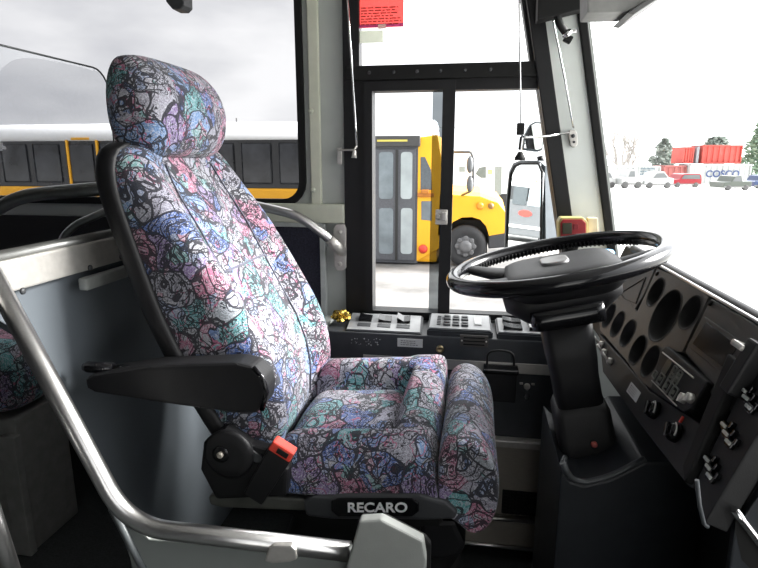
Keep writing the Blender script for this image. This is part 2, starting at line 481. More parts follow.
# windshield: curved raked glass
ws = MB(); n = 12; rows = []
for i in range(n+1):
    yy = 1.93-2.65*i/n; bulge = .42*(1-((yy-.6)/1.33)**2)
    rows.append([(slx(609, 190, .36)+bulge+.02, yy, .36), (slx(609, 190, 1.74)+bulge*.75+.02, yy, 1.74)])
for i in range(n): ws.add([rows[i][0], rows[i+1][0], rows[i+1][1], rows[i][1]], [(0, 1, 2, 3)], True)
struct('window_4', ws, CLEAR)
fw_ = MB(); fw_.box((.98, .6, .04), (.06, 2.7, .60)); fw_.box((.93, -.42, .9), (.10, .62, 1.8)); struct('wall_front_and_blocker', fw_, DARKW)  # tall right-hand box is added out of view to keep light off near sides
k = MB(); k.box((.86, .6, .305), (.24, 2.64, .05), .01); struct('trim_7', k, BLK2)

# ================================================================== DRIVER SEAT
SY = 1.30
seat = thing('driver_seat', 'high-backed driver seat in multicoloured patterned fabric with black armrest', 'seat', (-.28, SY, ZF))
ST = [(.335, -.50, -.455, .005, .18), (.36, -.515, -.425, .02, .215), (.42, -.545, -.400, .035, .232), (.49, -.58, -.388, .045, .240), (.56, -.615, -.394, .05, .245),
      (.64, -.655, -.418, .055, .246), (.72, -.69, -.462, .055, .247), (.80, -.715, -.508, .05, .247), (.90, -.745, -.568, .04, .246),
      (.97, -.768, -.622, .03, .242), (1.03, -.780, -.664, .02, .234), (1.072, -.778, -.686, .012, .216), (1.09, -.76, -.708, .0, .18)]
loops = []
for z, xb, xr, rc, w in ST:
    T = xr-xb
    half = [(w*.5, 0), (w-.03, 0), (w-.004, .02), (w, T*.5), (w-.004, T-.035), (w-.022, T-.008), (w-.045, T), (w-.075, T-rc*.35), (w-.105, T-rc*.95), (w-.125, T-rc), (w*.22, T-rc*.9)]
    lp = [(xb+d, SY-y, z) for y, d in half] + [(xb+d, SY+y, z) for y, d in half[::-1]]
    loops.append(lp)
obj('backrest', MB().loft(loops), FAB, seat, sub=2)
# stitched seams on the backrest
def frontx(z):
    for (a, b) in zip(ST, ST[1:]):
        if a[0] <= z <= b[0]:
            k = (z-a[0])/(b[0]-a[0]); g = [a[i]+(b[i]-a[i])*k for i in range(5)]
            return g[2]-g[3], g[4]
    return ST[-1][2], ST[-1][4]
sm = MB()
for s in (-1, 1):
    pts = []
    for i in range(18):
        z = .42+.62*i/17; x, w = frontx(z); pts.append((x+.0035, SY+s*(w-.118), z))
    sm.tube(pts, .0022, 6)
z = .80; x, w = frontx(z)
sm.tube([(x+.004, SY-(w-.118)*1+.236*(w-.118)/.118*i/8*1.0, z) for i in range(9)], .003, 6)
obj('seam_piping', sm, mat('seam_thread', (.09, .09, .12), .8), seat, label='dark stitched seams of the backrest')
sl_ = []
for z, xb, xr, rc, w in ST[1:]:
    T = .05
    half = [(w*.5, -.016), (w-.04, -.016), (w-.006, -.004), (w+.007, .012), (w+.008, T*.8), (w+.004, T), (w-.03, T)]
    sl_.append([(xb+d, SY-y, z+.004) for y, d in half]+[(xb+d, SY+y, z+.004) for y, d in half[::-1]])
obj('back_shell', MB().loft(sl_), BLK, seat, sub=1, label='black plastic shell behind the backrest')
HS = [(1.052, -.758, -.69, .14), (1.068, -.785, -.655, .172), (1.115, -.802, -.632, .184), (1.17, -.806, -.628, .186), (1.22, -.800, -.648, .179), (1.255, -.785, -.682, .165), (1.275, -.762, -.718, .14)]
hl = []
for z, x0, x1, w in HS:
    cx, rx = (x0+x1)/2, (x1-x0)/2; lp = []
    for k in range(20):
        a = 2*PI*k/20; c, s = math.cos(a), math.sin(a); e = .62
        lp.append((cx+rx*math.copysign(abs(c)**e, c), SY-.005+w*math.copysign(abs(s)**e, s), z))
    hl.append(lp)
obj('headrest', MB().loft(hl), FAB, seat, sub=2)
# cushion: a padded U-shaped surround around a sunken centre pad
def sstep(a, b, x):
    t = max(0, min(1, (x-a)/(b-a))); return t*t*(3-2*t)
def cushion(x0, x1, w, zb_, fn, n=44, m=48, r=.062):
    mb = MB(); top = []; 
    for i in range(n+1):
        row = []
        for j in range(m+1):
            u = .5-.5*math.cos(PI*i/n); v = -math.cos(PI*j/m)
            # rounded plan corners
            x = x0+(x1-x0)*u; y = v*w
            e = min((x-x0), (x1-x), w-abs(y))
            z = fn(u, v)
            if e < r: z -= (r-math.sqrt(max(0, r*r-(r-e)**2)))
            row.append(V((x, SY+y, z)))
        top.append(row)
    N = m+1
    vs = [p for row in top for p in row]; fs = []
    for i in range(n):
        for j in range(m): fs.append((i*N+j, (i+1)*N+j, (i+1)*N+j+1, i*N+j+1))
    per = [j for j in range(N)] + [i*N+m for i in range(1, n+1)] + [n*N+j for j in range(m-1, -1, -1)] + [i*N for i in range(n-1, 0, -1)]
    k = len(vs); levels = []
    for lv, (ins, f) in enumerate(((-.006, .55), (-.002, .25), (.012, .04), (.035, 0))):
        ids = []
        for p in per:
            c = vs[p]; zt_ = c.z
            dx = 1 if c.x < (x0+x1)/2 else -1; dy = 1 if c.y < SY else -1
            ex = min(c.x-x0, x1-c.x) < .001; ey = (w-abs(c.y-SY)) < .001
            vs.append(V((c.x+(dx*ins if ex else 0), c.y+(dy*ins if ey else 0), zb_+(zt_-zb_)*f))); ids.append(len(vs)-1)
        levels.append(ids)
    prev = per
    for ids in levels:
        for a in range(len(per)):
            b = (a+1) % len(per); fs.append((prev[a], prev[b], ids[b], ids[a]))
        prev = ids
    fs.append(tuple(prev))
    mb.add(vs, fs, True)
    return mb
def top_main(u, v):
    bol = sstep(.50, .66, abs(v)); frt = sstep(.70, .78, u)
    k = max(bol, frt)
    z = .415+.03*u + (.046+.030*v)*k - .012*max(0, abs(v)-.75)/.25*(1-frt) + .010*v
    # grooves where the pad meets the surround
    gb = max(0, 1-abs(abs(v)-.52)/.05)*(1 if u < .74 else 0); gf = max(0, 1-abs(u-.715)/.03)*(1 if abs(v) < .55 else 0)
    z -= .020*max(gb, gf)
    pad = (1-k)*.012*(1-(v/.55)**2)
    gcr = max(0, 1-abs(abs(v)-.50)/.035)*frt
    return z+pad-.010*gcr + .006*math.sin(v*7)*k
obj('seat_cushion', cushion(-.43, -.058, .238, .325, top_main), FAB, seat)
# thigh extension in front
prof = [(-.050, .31), (-.052, .40), (-.050, .455), (-.036, .487), (-.008, .503), (.028, .492), (.056, .458), (.072, .405), (.073, .345), (.058, .292), (.034, .268), (.010, .272), (-.012, .30)]
el = []
for s, k in ((-.236, .70), (-.243, .90), (-.236, .99), (-.19, 1.02), (-.10, 1.0), (-.02, .98), (.02, .98), (.10, 1.0), (.19, 1.02), (.236, .99), (.243, .90), (.236, .70)):
    cx, cz = .010, .395
    el.append([(cx+(x-cx)*k*1.05, SY+s, cz-.006+(z-cz)*k*.97-.004*s/.24) for x, z in prof])
obj('thigh_extension', MB().loft(el), FAB, seat, sub=2)
# armrest turned level beside the backrest
ar = MB(); pts = [P(px, py, Y=.985) for px, py in ((84, 379), (92, 375), (106, 372.5), (150, 366), (236, 363), (252, 367), (262, 377), (266, 390), (264, 406), (256, 414), (238, 414), (200, 409), (150, 402), (94, 393), (86, 389))]
ar.prism(pts, (0, .062, 0), .009, 3)
arm = obj('armrest', ar, BLK, seat, label='black moulded armrest')
k = MB(); k.tube([P(84, 367, Y=1.01), P(88, 367, Y=1.01), P(114, 368, Y=1.01)], .012, 14, rs=[.008, .012, .011]); k.tube([P(112, 368, Y=1.01), P(150, 369, Y=1.01)], .006)
obj('adjuster_knob', k, BLKG, arm)
k = MB(); c = P(244, 385, Y=.985); k.tube([P(253, 367, Y=.98), P(263, 378, Y=.98), P(267, 392, Y=.98), P(262, 410, Y=.98)], .005, 8)
obj('pivot_cap', k, BLKG, arm)
k = MB(); k.prism([P(*p, Y=1.035) for p in ((203, 442), (225, 428), (250, 446), (272, 452), (288, 470), (286, 497), (216, 500), (200, 470))], (0, .035, 0), .008)
obj('hinge_cover', k, BLK, seat, label='black hinge cover at the backrest foot')
k = MB(); c = P(230, 453, Y=1.035); k.lathe(c, (0, -1, 0), [(.056, 0), (.056, .008), (.050, .012), (.03, .013), (.018, .013)], 36)
hub = obj('recliner_dial', k, BLK, seat)
k = MB(); k.lathe(P(221, 454, Y=1.022), (0, -1, 0), [(.019, 0), (.019, .003), (.012, .004)], 20); 
obj('dial_ring', k, BLKG, hub)
k = MB(); c = P(221, 454, Y=1.02); k.lathe((c.x, c.y-.003, c.z), (0, -1, 0), [(.007, 0), (.007, .004), (.004, .006)], 14); obj('dial_bolt', k, ALU, hub)
k = MB(); k.prism([P(*p, Y=1.03) for p in ((240, 443), (262, 457), (263, 463), (256, 463), (238, 452))], (0, .008, 0), .002); obj('recliner_lever', k, DGR, seat)
# lap-belt buckle on its stalk
k = MB()
A, B = P(281, 452, Y=1.015), P(252, 500, Y=1.02); dirv = (B-A).normalized(); side = dirv.cross(V((0, 1, 0))).normalized()
def quad_bar(a, b, w0, w1, th, bev):
    d = (b-a).normalized(); s_ = d.cross(V((0, 1, 0))).normalized()
    return MB().prism([a-s_*w0, a+s_*w0, b+s_*w1, b-s_*w1], (0, th, 0), bev)
buck = obj('belt_buckle', quad_bar(A, B, .028, .024, .03, .005), BLK, seat, label='black belt buckle on a short stalk')
obj('release_button', quad_bar(A-dirv*.014+V((0, -.004, 0)), A+dirv*.010+V((0, -.004, 0)), .026, .026, .030, .004), RED, buck, label='red release button')
k = quad_bar(A-dirv*.008+V((0, -.006, 0))+side*.004, A+dirv*.004+V((0, -.006, 0))+side*.004, .013, .013, .004, .001); obj('button_slot', k, BLK2, buck)
# side trim with the maker's name, slide rail and suspension
k = MB(); pts = [P(*p, Y=1.05) for p in ((302, 502), (312, 497), (345, 495), (420, 495), (446, 502), (458, 513), (455, 520), (430, 521), (330, 520), (306, 517))]
k.prism(pts, (0, .05, 0), .009, 3)
trim = obj('side_trim', k, DGR, seat, label='black side trim bearing white lettering')
k = MB(); k.prism([P(*p, Y=1.048) for p in ((331, 501), (338, 498.5), (412, 498.5), (419, 503), (419, 512), (412, 517), (338, 517), (331, 511))], (0, .008, 0), .003)
obj('badge_plate', k, BLKG, trim)
a, b = P(347.5, 508, Y=1.046), P(407, 508, Y=1.046)
k = text_mesh('RECARO', .034, ((a+b)/2, (b-a), V((0, 0, 1))), .001, width=(b-a).length, bold=.0008, yscale=.92)
obj('lettering', k, WHTX, trim, label='white RECARO lettering')
k = MB(); k.prism([P(*p, Y=1.07) for p in ((208, 497), (222, 494), (325, 500), (325, 512), (222, 508), (210, 505))], (0, .05, 0), .006); obj('slide_rail', k, mat('rail_grey', (.18, .18, .165), .45, .6), seat, label='grey metal slide rail')
k = MB(); k.box((-.27, SY, .285), (.46, .40, .075), .01); obj('seat_pan', k, BLK2, seat)
loops = []
for i in range(9):
    z = .25-.4*i/8; r = .0 if i % 2 else .018
    loops.append([(-.22+x, SY+y_, z) for x, y_ in rrect(-.19-r, -.165-r, .20+r, .165+r, .05)])
obj('suspension_bellows', MB().loft(loops), BLK2, seat)
k = MB(); k.prism([P(*p, Y=1.10) for p in ((420, 520), (455, 521), (466, 545), (462, 556), (440, 562), (418, 556))], (0, .3, 0), .012); obj('height_lever_housing', k, BLK, seat)
k = MB(); k.box((-.22, SY, (ZF-.15)/2), (.44, .36, .095), .008); obj('pedestal', k, BLK2, seat)

# ================================================================== STEERING WHEEL + COLUMN
tilt = math.radians(12.5)
WN = V((-math.sin(tilt), 0, math.cos(tilt))); WX = V((math.cos(tilt), 0, math.sin(tilt))); WY = V((0, 1, 0))
WC = V((.180, 1.265, .832)); WR = .224
def wp(a, r, h=0): return WC + WX*(r*math.cos(a)) + WY*(r*math.sin(a)) + WN*h
wheel = thing('steering_wheel', 'large black steering wheel tilted above the steering column', 'steering wheel', WC)
NR = 120
def rim_r(a, k):
    gr = (math.sin(a*60) if 0.35 < (a % (2*PI)) < 2.6 else 0)
    return .0168+.0007*gr
obj('rim', MB().tube([wp(2*PI*i/NR*1.0, WR) for i in range(NR)], .0165, 14, closed=True, rs=[rim_r(2*PI*i/NR, 0) for i in range(NR)]), BLKG, wheel)
gm = MB()
for i in range(46):       # finger ridges on the underside
    a = .45+2.2*i/45
    gm.tube([wp(a, WR-.0165, -.002), wp(a, WR-.013, -.011), wp(a, WR-.004, -.017)], .0022, 6)
obj('grip_ridge_band', gm, BLK2, wheel)
for a in (math.radians(155), math.radians(205), math.radians(335)):
    ls = []
    for r, w, h, th in ((.085, .055, -.026, .016), (.13, .042, -.022, .013), (.175, .030, -.010, .011), (.214, .028, 0, .010)):
        dv = (WX*math.cos(a)+WY*math.sin(a)); sv = (-WX*math.sin(a)+WY*math.cos(a)); c = WC+dv*r+WN*h
        ls.append([c-sv*w+WN*0, c-sv*w*.6+WN*th, c+sv*w*.6+WN*th, c+sv*w, c+sv*w*.6-WN*th, c-sv*w*.6-WN*th])
    obj('spoke', MB().loft(ls), BLK, wheel, sub=1)
k = MB(); lp = []
for h, sc_ in ((-.085, .55), (-.06, .95), (-.035, 1.02), (-.012, 1.0), (-.004, .93), (.0, .6)):
    pts = []
    for x, y_ in rrect(-.122, -.122, .122, .122, .055, 5): pts.append(WC+WX*(x*sc_+.010)+WY*y_*sc_+WN*h)
    lp.append(pts)
k.loft(lp); obj('hub_pad', k, BLK, wheel, sub=1)
k = MB(); k.loft([[WC+WX*x*s_+WY*y_*s_+WN*h for x, y_ in rrect(-.030, -.042, .030, .042, .022)] for h, s_ in ((-.006, 1), (.004, .97), (.005, .85))])
obj('horn_badge', k, mat('badge_grey', (.12, .12, .12), .35), wheel, label='raised horn badge')
# column
ctop = WC-WN*.06
cbot = P(590, 468, Y=1.27)
ax = (cbot-ctop).normalized()
colm = thing('steering_column', 'black tilting steering column with cowl rising from floor pedestal', 'steering column', (cbot.x, 1.265, ZF))
def cl(o, s0, hx, hy, r=.02):
    ux = V((ax.z*-1, 0, ax.x)).normalized(); 
    if ux.x < 0: ux = -ux
    c = o+ax*s0
    return [c+ux*x+WY*y_ for x, y_ in rrect(-hx, -hy, hx, hy, r)]
Lc = (cbot-ctop).length
obj('upper_cowl', MB().loft([cl(ctop, -.02, .125, .10, .05), cl(ctop, .02, .122, .098, .05), cl(ctop, .055, .085, .075, .04), cl(ctop, .065, .065, .06, .03)]), BLK, colm)
obj('cowl_block', MB().loft([cl(ctop+V((.0, -.0, 0)), .02, .075, .112, .02), cl(ctop, .06, .075, .112, .02), cl(ctop, .078, .05, .06, .02)]), BLKG, colm)
obj('shaft_cover', MB().loft([cl(ctop, .05, .055, .055), cl(ctop, .16, .053, .054), cl(ctop, .20, .050, .052), cl(ctop, Lc*.72, .050, .052)]), BLK, colm)
obj('lower_cover', MB().loft([cl(ctop, Lc*.60, .052, .056), cl(ctop, Lc*.64, .060, .062), cl(ctop, Lc*.93, .064, .064), cl(ctop, Lc+.05, .052, .055)]), DASHL, colm)
p = P(594, 444, Y=1.20); k = MB(); k.lathe(p, (-.1, -1, .1), [(.007, 0), (.007, .006), (.004, .008)], 14); obj('tilt_button', k, mat('dull_red', (.35, .06, .05), .5), colm, label='small red button')
# pedestal box
pd = thing('column_pedestal', 'dark slate box with rolled top edge at the foot of the steering column', 'pedestal', (.33, 1.25, ZF))
A0 = [P(*p, Y=1.10) for p in ((562, 462), (571, 478), (585, 482), (610, 476), (645, 458))]
x0, x1 = A0[0].x, A0[-1].x
k = MB(); out = [(x0, 1.10, ZF), (x0, 1.10, A0[0].z-.02)] + [(p.x, 1.10, p.z-.008) for p in A0[1:]] + [(x1+.12, 1.10, A0[-1].z), (x1+.12, 1.10, ZF)]
k.prism(out, (0, .33, 0), .006); obj('pedestal_box', k, CONS, pd)
k = MB(); k.tube(fillet([p+V((0, -.002, 0)) for p in A0], .03), .006, 10); obj('top_edge', k, mat('edge_grey', (.055, .06, .065), .4), pd, label='paler rolled edge')
k = MB(); k.tube([P(563, 463, Y=1.10), P(567, 474, Y=1.10)], .007); k.tube([P(563, 463, Y=1.10), P(568, 449, Y=1.4)], .006); obj('side_edge', k, mat('edge_grey', (.055, .06, .065), .4), pd)

# ================================================================== DASHBOARD
TH = .37
G0 = V((.402, 1.208, .733))
E1, E2 = V((0, -1, 0)), V((math.sin(TH), 0, math.cos(TH))); EN = E1.cross(E2)
def PL(px, py):
    d = FW + RT*((px-379)/FPX) + UP*((284-py)/FPX)
    t = (G0-CAM).dot(EN)/d.dot(EN); p = CAM+d*t-G0
    return (p.dot(E1), p.dot(E2))
def W(u, v, w=0): return G0+E1*u+E2*v+EN*w
def slab(pxs, w0, w1, bevel=.003, holes=()):
    uv = [PL(*p) for p in pxs]
    mb = MB()
    if holes: mb.plate([W(u, v, w1) for u, v in uv], [[W(u, v, w1) for u, v in h] for h in holes], EN*(w0-w1))
    else: mb.prism([W(u, v, w0) for u, v in uv], EN*(w1-w0), bevel)
    return mb
def circ(c, r, n=32): return [(c[0]+r*math.cos(2*PI*k/n), c[1]+r*math.sin(2*PI*k/n)) for k in range(n)]
uT, vT = PL(735, 306); 
vtop = PL(690, 285)[1]
uend = PL(757, 437)[0]
vbot = PL(690, 490)[1]
dash = thing('dashboard', 'dark wraparound dashboard with empty gauge holes and rows of switches', 'dashboard', (.5, 1.1, ZF))
# body behind the fascia (profile extruded across the cab)
y0, y1 = G0.y-uend, 1.80
tp = W(0, vtop, -.004); bt = W(0, vbot, -.004)
body = [(tp.x-.0, tp.z), (tp.x+.05, tp.z+.012), (.90, tp.z-.05), (.94, .5), (.94, ZF+.002), (bt.x+.16, ZF+.002), (bt.x+.13, bt.z-.12), (bt.x+.03, bt.z-.02)]
b0 = W(0, vbot, -.035); t0 = W(0, vtop, -.035)
body = [(t0.x, t0.z), (t0.x+.03, t0.z+.002), (t0.x+.06, t0.z-.05), (.70, .48), (.74, .40), (.74, ZF+.002), (b0.x+.16, ZF+.002), (b0.x+.12, b0.z-.10), (b0.x, b0.z)]
k = MB(); k.prism([(x, y0, z) for x, z in body], (0, y1-y0, 0), .004); obj('dash_body', k, DASHL, dash)
# end cheek
cb = [(b0.x+.0, b0.z), (b0.x+.012, ZF+.002), (.74, ZF+.002), (.74, .40), (.70, .48), (t0.x+.06, t0.z-.06), (t0.x, t0.z-.01)]
k = MB(); k.prism([(x, y0-.012, z) for x, z in cb], (0, .012, 0), .003); obj('end_panel', k, CONS, dash, label='slate end panel facing the aisle')
# cluster fascia with gauge holes
gh = [((655.7, 292.2), .0325), ((690.1, 312.6), .0325), ((664.7, 315.7), .056), ((609, 315.7), .0325), ((617.5, 324.1), .0325), ((627.7, 333.2), .0325), ((637.5, 350.1), .0325), ((650.4, 361.6), .0325)]
gc = [(PL(*p), r) for p, r in gh]
ctop_px = [(655, 270), (682, 280), (709, 297)]
fpx = [(598, 306), (612, 296), (630, 303), (637, 312), (645, 295), (657, 268.5), (684, 279.5), (709, 296), (682, 352), (672, 351), (663, 361), (655, 381), (650, 388), (640, 380), (626, 360), (600, 330)]
k = slab(fpx, -.03, .0, holes=[circ(c, r) for c, r in gc])
obj('gauge_fascia', k, DASH, dash)
cm = mat('gauge_hole_black', (.004, .004, .004), .7)
for c, r in gc:
    k = MB(); k.lathe(W(c[0], c[1], .0015), -EN, [(r+.0035, 0), (r+.003, -.0), (r, .001), (r-.001, .030), (.002, .0305)], 32)
    bm = k.bm
    top = max((f for f in bm.faces if len(f.verts) > 10), key=lambda f: (f.calc_center_median()-W(c[0], c[1], 0)).dot(EN))
    bm.faces.remove(top)
    obj('gauge_hole', k, cm, dash)
k = slab([(597, 296), (640, 259), (655, 267), (643, 295), (634, 309.5), (612, 294)], -.03, -.001); lp_ = obj('left_fascia', k, DASH, dash)
k = MB(); o = [PL(*p) for p in ((622, 299), (648, 281), (639, 303), (631, 306))]
uv = [PL(*p) for p in ((620, 293), (646, 277), (636, 304), (624, 299))]
cu_, cv_ = sum(a for a, b in uv)/4, sum(b for a, b in uv)/4
k.plate([W(u, v, .0012) for u, v in uv], [[W(cu_+(u-cu_)*.9, cv_+(v-cv_)*.9, .0012) for u, v in uv]], EN*-.002); obj('blank_cover', k, DASHL, lp_)
# right fascia with the inset display
fr_ = [(710, 298), (775, 336), (775, 370), (748, 376), (722, 420), (714, 410), (705, 377), (684, 352)]
k = slab(fr_, -.03, -.001); rf = obj('right_fascia', k, DASH, dash)
k = slab([(706, 317), (748, 345), (727, 377), (689, 347)], -.001, .004, .002); dsp = obj('display_bezel', k, mat('bezel_dark', (.045, .043, .040), .45), rf)
k = slab([(709, 323), (741, 347), (727, 369), (695, 345)], .003, .0055, .001); obj('display_screen', k, mat('screen_black', (.028, .026, .024), .18), dsp)
for (px, py) in ((657.5, 274), (711, 303.5)):
    k = MB(); u, v = PL(px, py); k.lathe(W(u, v, 0), EN, [(.005, 0), (.005, .003), (.003, .004)], 12); obj('fascia_screw', k, BLK2, dash)
# keypad module
kp = slab([(666, 353), (672, 348), (714, 384), (697, 411), (690, 415), (656, 392)], -.02, .012, .004); kpo = obj('keypad_module', kp, DASHL, dash)
k = MB(); a, b = PL(669, 355), PL(701, 381); k.tube([W(*a, .013), W(*b, .013)], .0016, 6); a, b = PL(658, 383), PL(684, 409); k.tube([W(*a, .013), W(*b, .013)], .0012, 6); obj('module_edge', k, ALU2, kpo)
keym = mat('key_grey', (.20, .21, .19), .4)
for px, py, s_ in ((661.5, 377, .0075), (667.5, 382, .0115), (674, 389, .0115), (681, 395.5, .0115), (678, 380, .0085), (683, 384, .0085), (681.5, 373.5, .0085), (686.5, 378, .0085)):
    u, v = PL(px, py); k = MB()
    k.plate([W(u+x, v+y_, .0145) for x, y_ in rrect(-s_, -s_, s_, s_, s_*.3, 3)], [[W(u+x, v+y_, .0145) for x, y_ in rrect(-s_*.78, -s_*.78, s_*.78, s_*.78, s_*.2, 3)]], EN*-.003)
    k.box(W(u, v, .0138), (.001, s_*.7, s_*.7), 0, Matrix((E1, E2, EN)).transposed().to_3x3())
    obj('key', k, keym, kpo)
u, v = PL(673.5, 370); k = MB(); k.prism([W(u+x, v+y_, .012) for x, y_ in rrect(-.012, -.014, .012, .014, .003)], EN*.002, 0); obj('key_display', k, mat('lcd_green', (.03, .045, .042), .3), kpo)
for px, py in ((692, 402), (699, 402)):
    k = MB(); u, v = PL(px, py); k.lathe(W(u, v, .012), EN, [(.009, 0), (.008, .009), (.005, .011)], 18)
    k.box(W(u, v, .022), (.003, .016, .004), .001, Matrix((E1, E2, EN)).transposed().to_3x3()); obj('knob', k, ALU2, kpo)
# lower strip with label and two rotary knobs
lw_ = slab([(599, 333), (626, 363), (650, 391), (690, 417), (718, 436), (694, 489), (688, 486), (640, 424), (603, 372)], -.03, .001); lo = obj('lower_fascia', lw_, DASHL, dash)
k = slab([(632, 382), (641.5, 393), (636.5, 403), (627, 391.5)], .001, .0018, 0); lb = obj('warning_label', k, PAPER, lo, label='white printed label')
c4 = [PL(*p) for p in ((632, 382), (641.5, 393), (636.5, 403), (627, 391.5))]; o4 = W(sum(a for a, b in c4)/4, sum(b for a, b in c4)/4, .0018)
r4 = W(*c4[1])-W(*c4[0]); u4 = W(*c4[0])-W(*c4[3]); u4 = u4-r4*(u4.dot(r4)/r4.dot(r4))
obj('print', lines_on(MB(), o4, r4, u4, r4.length, u4.length, 4, seed=8), mat('grey_print', (.12, .12, .12), .6), lb)
for px, py, c in ((656.5, 411), (677.5, 433.5)) and ((656.5, 411, 0), (677.5, 433.5, 1)):
    k = MB(); u, v = PL(px, py); k.lathe(W(u, v, .001), EN, [(.017, 0), (.016, .010), (.012, .014), (.010, .016)], 24)
    k.box(W(u, v, .018), (.006, .026, .008), .002, Matrix((E1*.8+E2*.6, E2*.8-E1*.6, EN)).transposed().to_3x3())
    kn = obj('rotary_knob', k, BLKG, lo)
    k = MB(); k.tube([W(u+.017*math.cos(a), v+.017*math.sin(a), .012) for a in [.1*i for i in range(0, 16)]], .0014, 6); obj('knob_glint_rim', k, ALU2, kn)
    if c:
        k = MB(); k.box(W(u-.004, v+.024, .004), (.004, .012, .004), .001, Matrix((E1, E2, EN)).transposed().to_3x3()); obj('knob_mark', k, RED, kn, label='red mark')
for px, py in ((603, 345), (606, 353), (612, 362)):
    k = MB(); u, v = PL(px, py); k.lathe(W(u, v, 0), EN, [(.009, 0), (.008, .01), (.004, .013)], 14); k.tube([W(u, v, .01), W(u-.008, v+.01, .028)], .0035, 8); obj('toggle_switch', k, ALU2, lo)
# right-hand switch column
cpx = [(748, 378), (790, 360), (790, 388), (758, 437), (706, 524), (697, 482)]
k = slab(cpx, -.03, .002); sc_ = obj('switch_column', k, DASHL, dash)
k = slab([(736, 356), (747, 366), (700, 474), (692, 486), (690, 470)], -.02, .014, .004); obj('divider_rib', k, BLK2, dash)
gl = mat('switch_highlight', (.50, .52, .50), .2)  # pale caps stand in for light reflected on the glossy rocker tops
for trio in (((712, 462), (713.5, 470), (714.5, 479)), ((729, 428), (731, 436), (733.6, 445)), ((749, 393), (751, 400.5), (754, 410))):
    for px, py in trio:
        u, v = PL(px, py); k = MB()
        k.prism([W(u+x, v+y_, .002) for x, y_ in rrect(-.009, -.006, .009, .006, .002, 2)], EN*.006, .0015)
        s_ = obj('rocker_switch', k, BLKG, sc_)
        k = MB(); k.box(W(u, v+.001, .009), (.015, .005, .003), .001, Matrix((E1, E2, EN)).transposed().to_3x3()); obj('rocker_highlight', k, gl, s_)
        k = MB(); u2, v2 = PL(px+7, py-1); k.box(W(u2, v2, .005), (.005, .010, .008), .001, Matrix((E1, E2, EN)).transposed().to_3x3()); obj('switch_lamp', k, BLKG, s_)
# top bumper: bright edge line and padded roll
k = MB(); a = [W(PL(px, py)[0], vtop+.004, .002) for px, py in ((640, 262), (700, 290), (758, 325), (820, 370))]; k.tube(a, .0035, 8); obj('top_edge_strip', k, STEEL, dash, label='bright metal edge along the top')
k = MB(); k.tube([W(PL(px, py)[0], vtop+.006, -.014) for px, py in ((625, 255), (700, 290), (758, 325), (820, 370))], .011, 14); obj('top_roll', k, BLK, dash)
# square bright-capped lever block at the right end
u, v = PL(754, 372); k = MB(); k.box(W(u, v, .012), (.030, .085, .026), .004, Matrix((E1, E2, EN)).transposed().to_3x3()); lv = obj('lever_block', k, BLK, dash)
u, v = PL(755, 352); k = MB(); k.box(W(u, v, .020), (.034, .010, .020), .004, Matrix((E1, E2, EN)).transposed().to_3x3()); obj('lever_cap', k, ALU2, lv, label='pale metal cap')
# opening with bright lip in the end panel
pts = [P(px, py, Y=y0-.014) for px, py in ((734, 509), (742, 520), (758, 541), (775, 560))]
k = MB(); k.tube(pts, .006, 10); obj('opening_lip', k, CHROME, dash, label='bright curved lip')
k = MB(); k.prism([P(*p, Y=y0-.0125) for p in ((736, 513), (780, 566), (780, 600), (742, 560), (735, 530))], (0, .003, 0), 0); obj('opening', k, BLK2, dash)
k = MB(); k.tube([P(697, 480, Y=y0-.016), P(699.5, 505, Y=y0-.016), P(704, 524, Y=y0-.016), P(708, 527, Y=y0-.016)], .003, 8); obj('corner_edge', k, mat('edge_grey', (.055, .06, .065), .4), dash)
# orange-red data box on the pillar foot
bx = thing('alarm_box', 'small red box with yellow edge and dark display beside the front pillar', 'box', P(572, 232, Y=1.80))
p0 = [P(*p, Y=1.78) for p in ((559, 246), (558.5, 222), (561, 217.5), (583, 217.5), (588, 222), (588, 246))]
k = MB(); k.prism(p0, (0, .05, 0), .004); obj('case', k, mat('yellow_case', (.45, .38, .14), .5), bx)
p1 = [P(*p, Y=1.776) for p in ((560.5, 245), (560.5, 223), (563, 219.5), (582, 219.5), (586, 223), (586, 245))]
k = MB(); k.prism(p1, (0, .01, 0), .002); obj('red_front', k, mat('deep_red', (.33, .018, .02), .4), bx, label='red front')
k = MB(); k.prism([P(*p, Y=1.773) for p in ((562.5, 234), (562.5, 223), (572, 223), (572, 234))], (0, .006, 0), .001); obj('display', k, mat('display_dark', (.04, .04, .02), .3), bx)
k = MB(); k.prism([P(*p, Y=1.773) for p in ((574, 229.5), (574, 224), (578.5, 224), (578.5, 229.5))], (0, .006, 0), .001); obj('button', k, mat('dark_red', (.25, .015, .02), .4), bx)
k = MB(); k.prism([P(*p, Y=1.80) for p in ((588, 245), (588, 218), (598, 218), (599, 245))], (0, .03, 0), .003); obj('side_plate', k, mat('pale_cream', (.75, .62, .42), .5), bx, label='cream side plate')
k = MB(); k.tube([(p0[0].x+.04, 1.81, p0[0].z-.0), (p0[0].x+.04, 1.81, .56)], .022, 12); obj('stem', k, BLK2, bx)
b = P(603, 252, Y=1.66); k = MB(); k.lathe((b.x, b.y, b.z-.012), (0, 0, 1), [(.03, 0), (.032, .012), (.028, .018), (.01, .02)], 20)
tag(obj('blue_cap', k, mat('sky_blue', (.12, .35, .62), .4)), 'small blue cap lying on the dash top behind the steering wheel', 'cap')

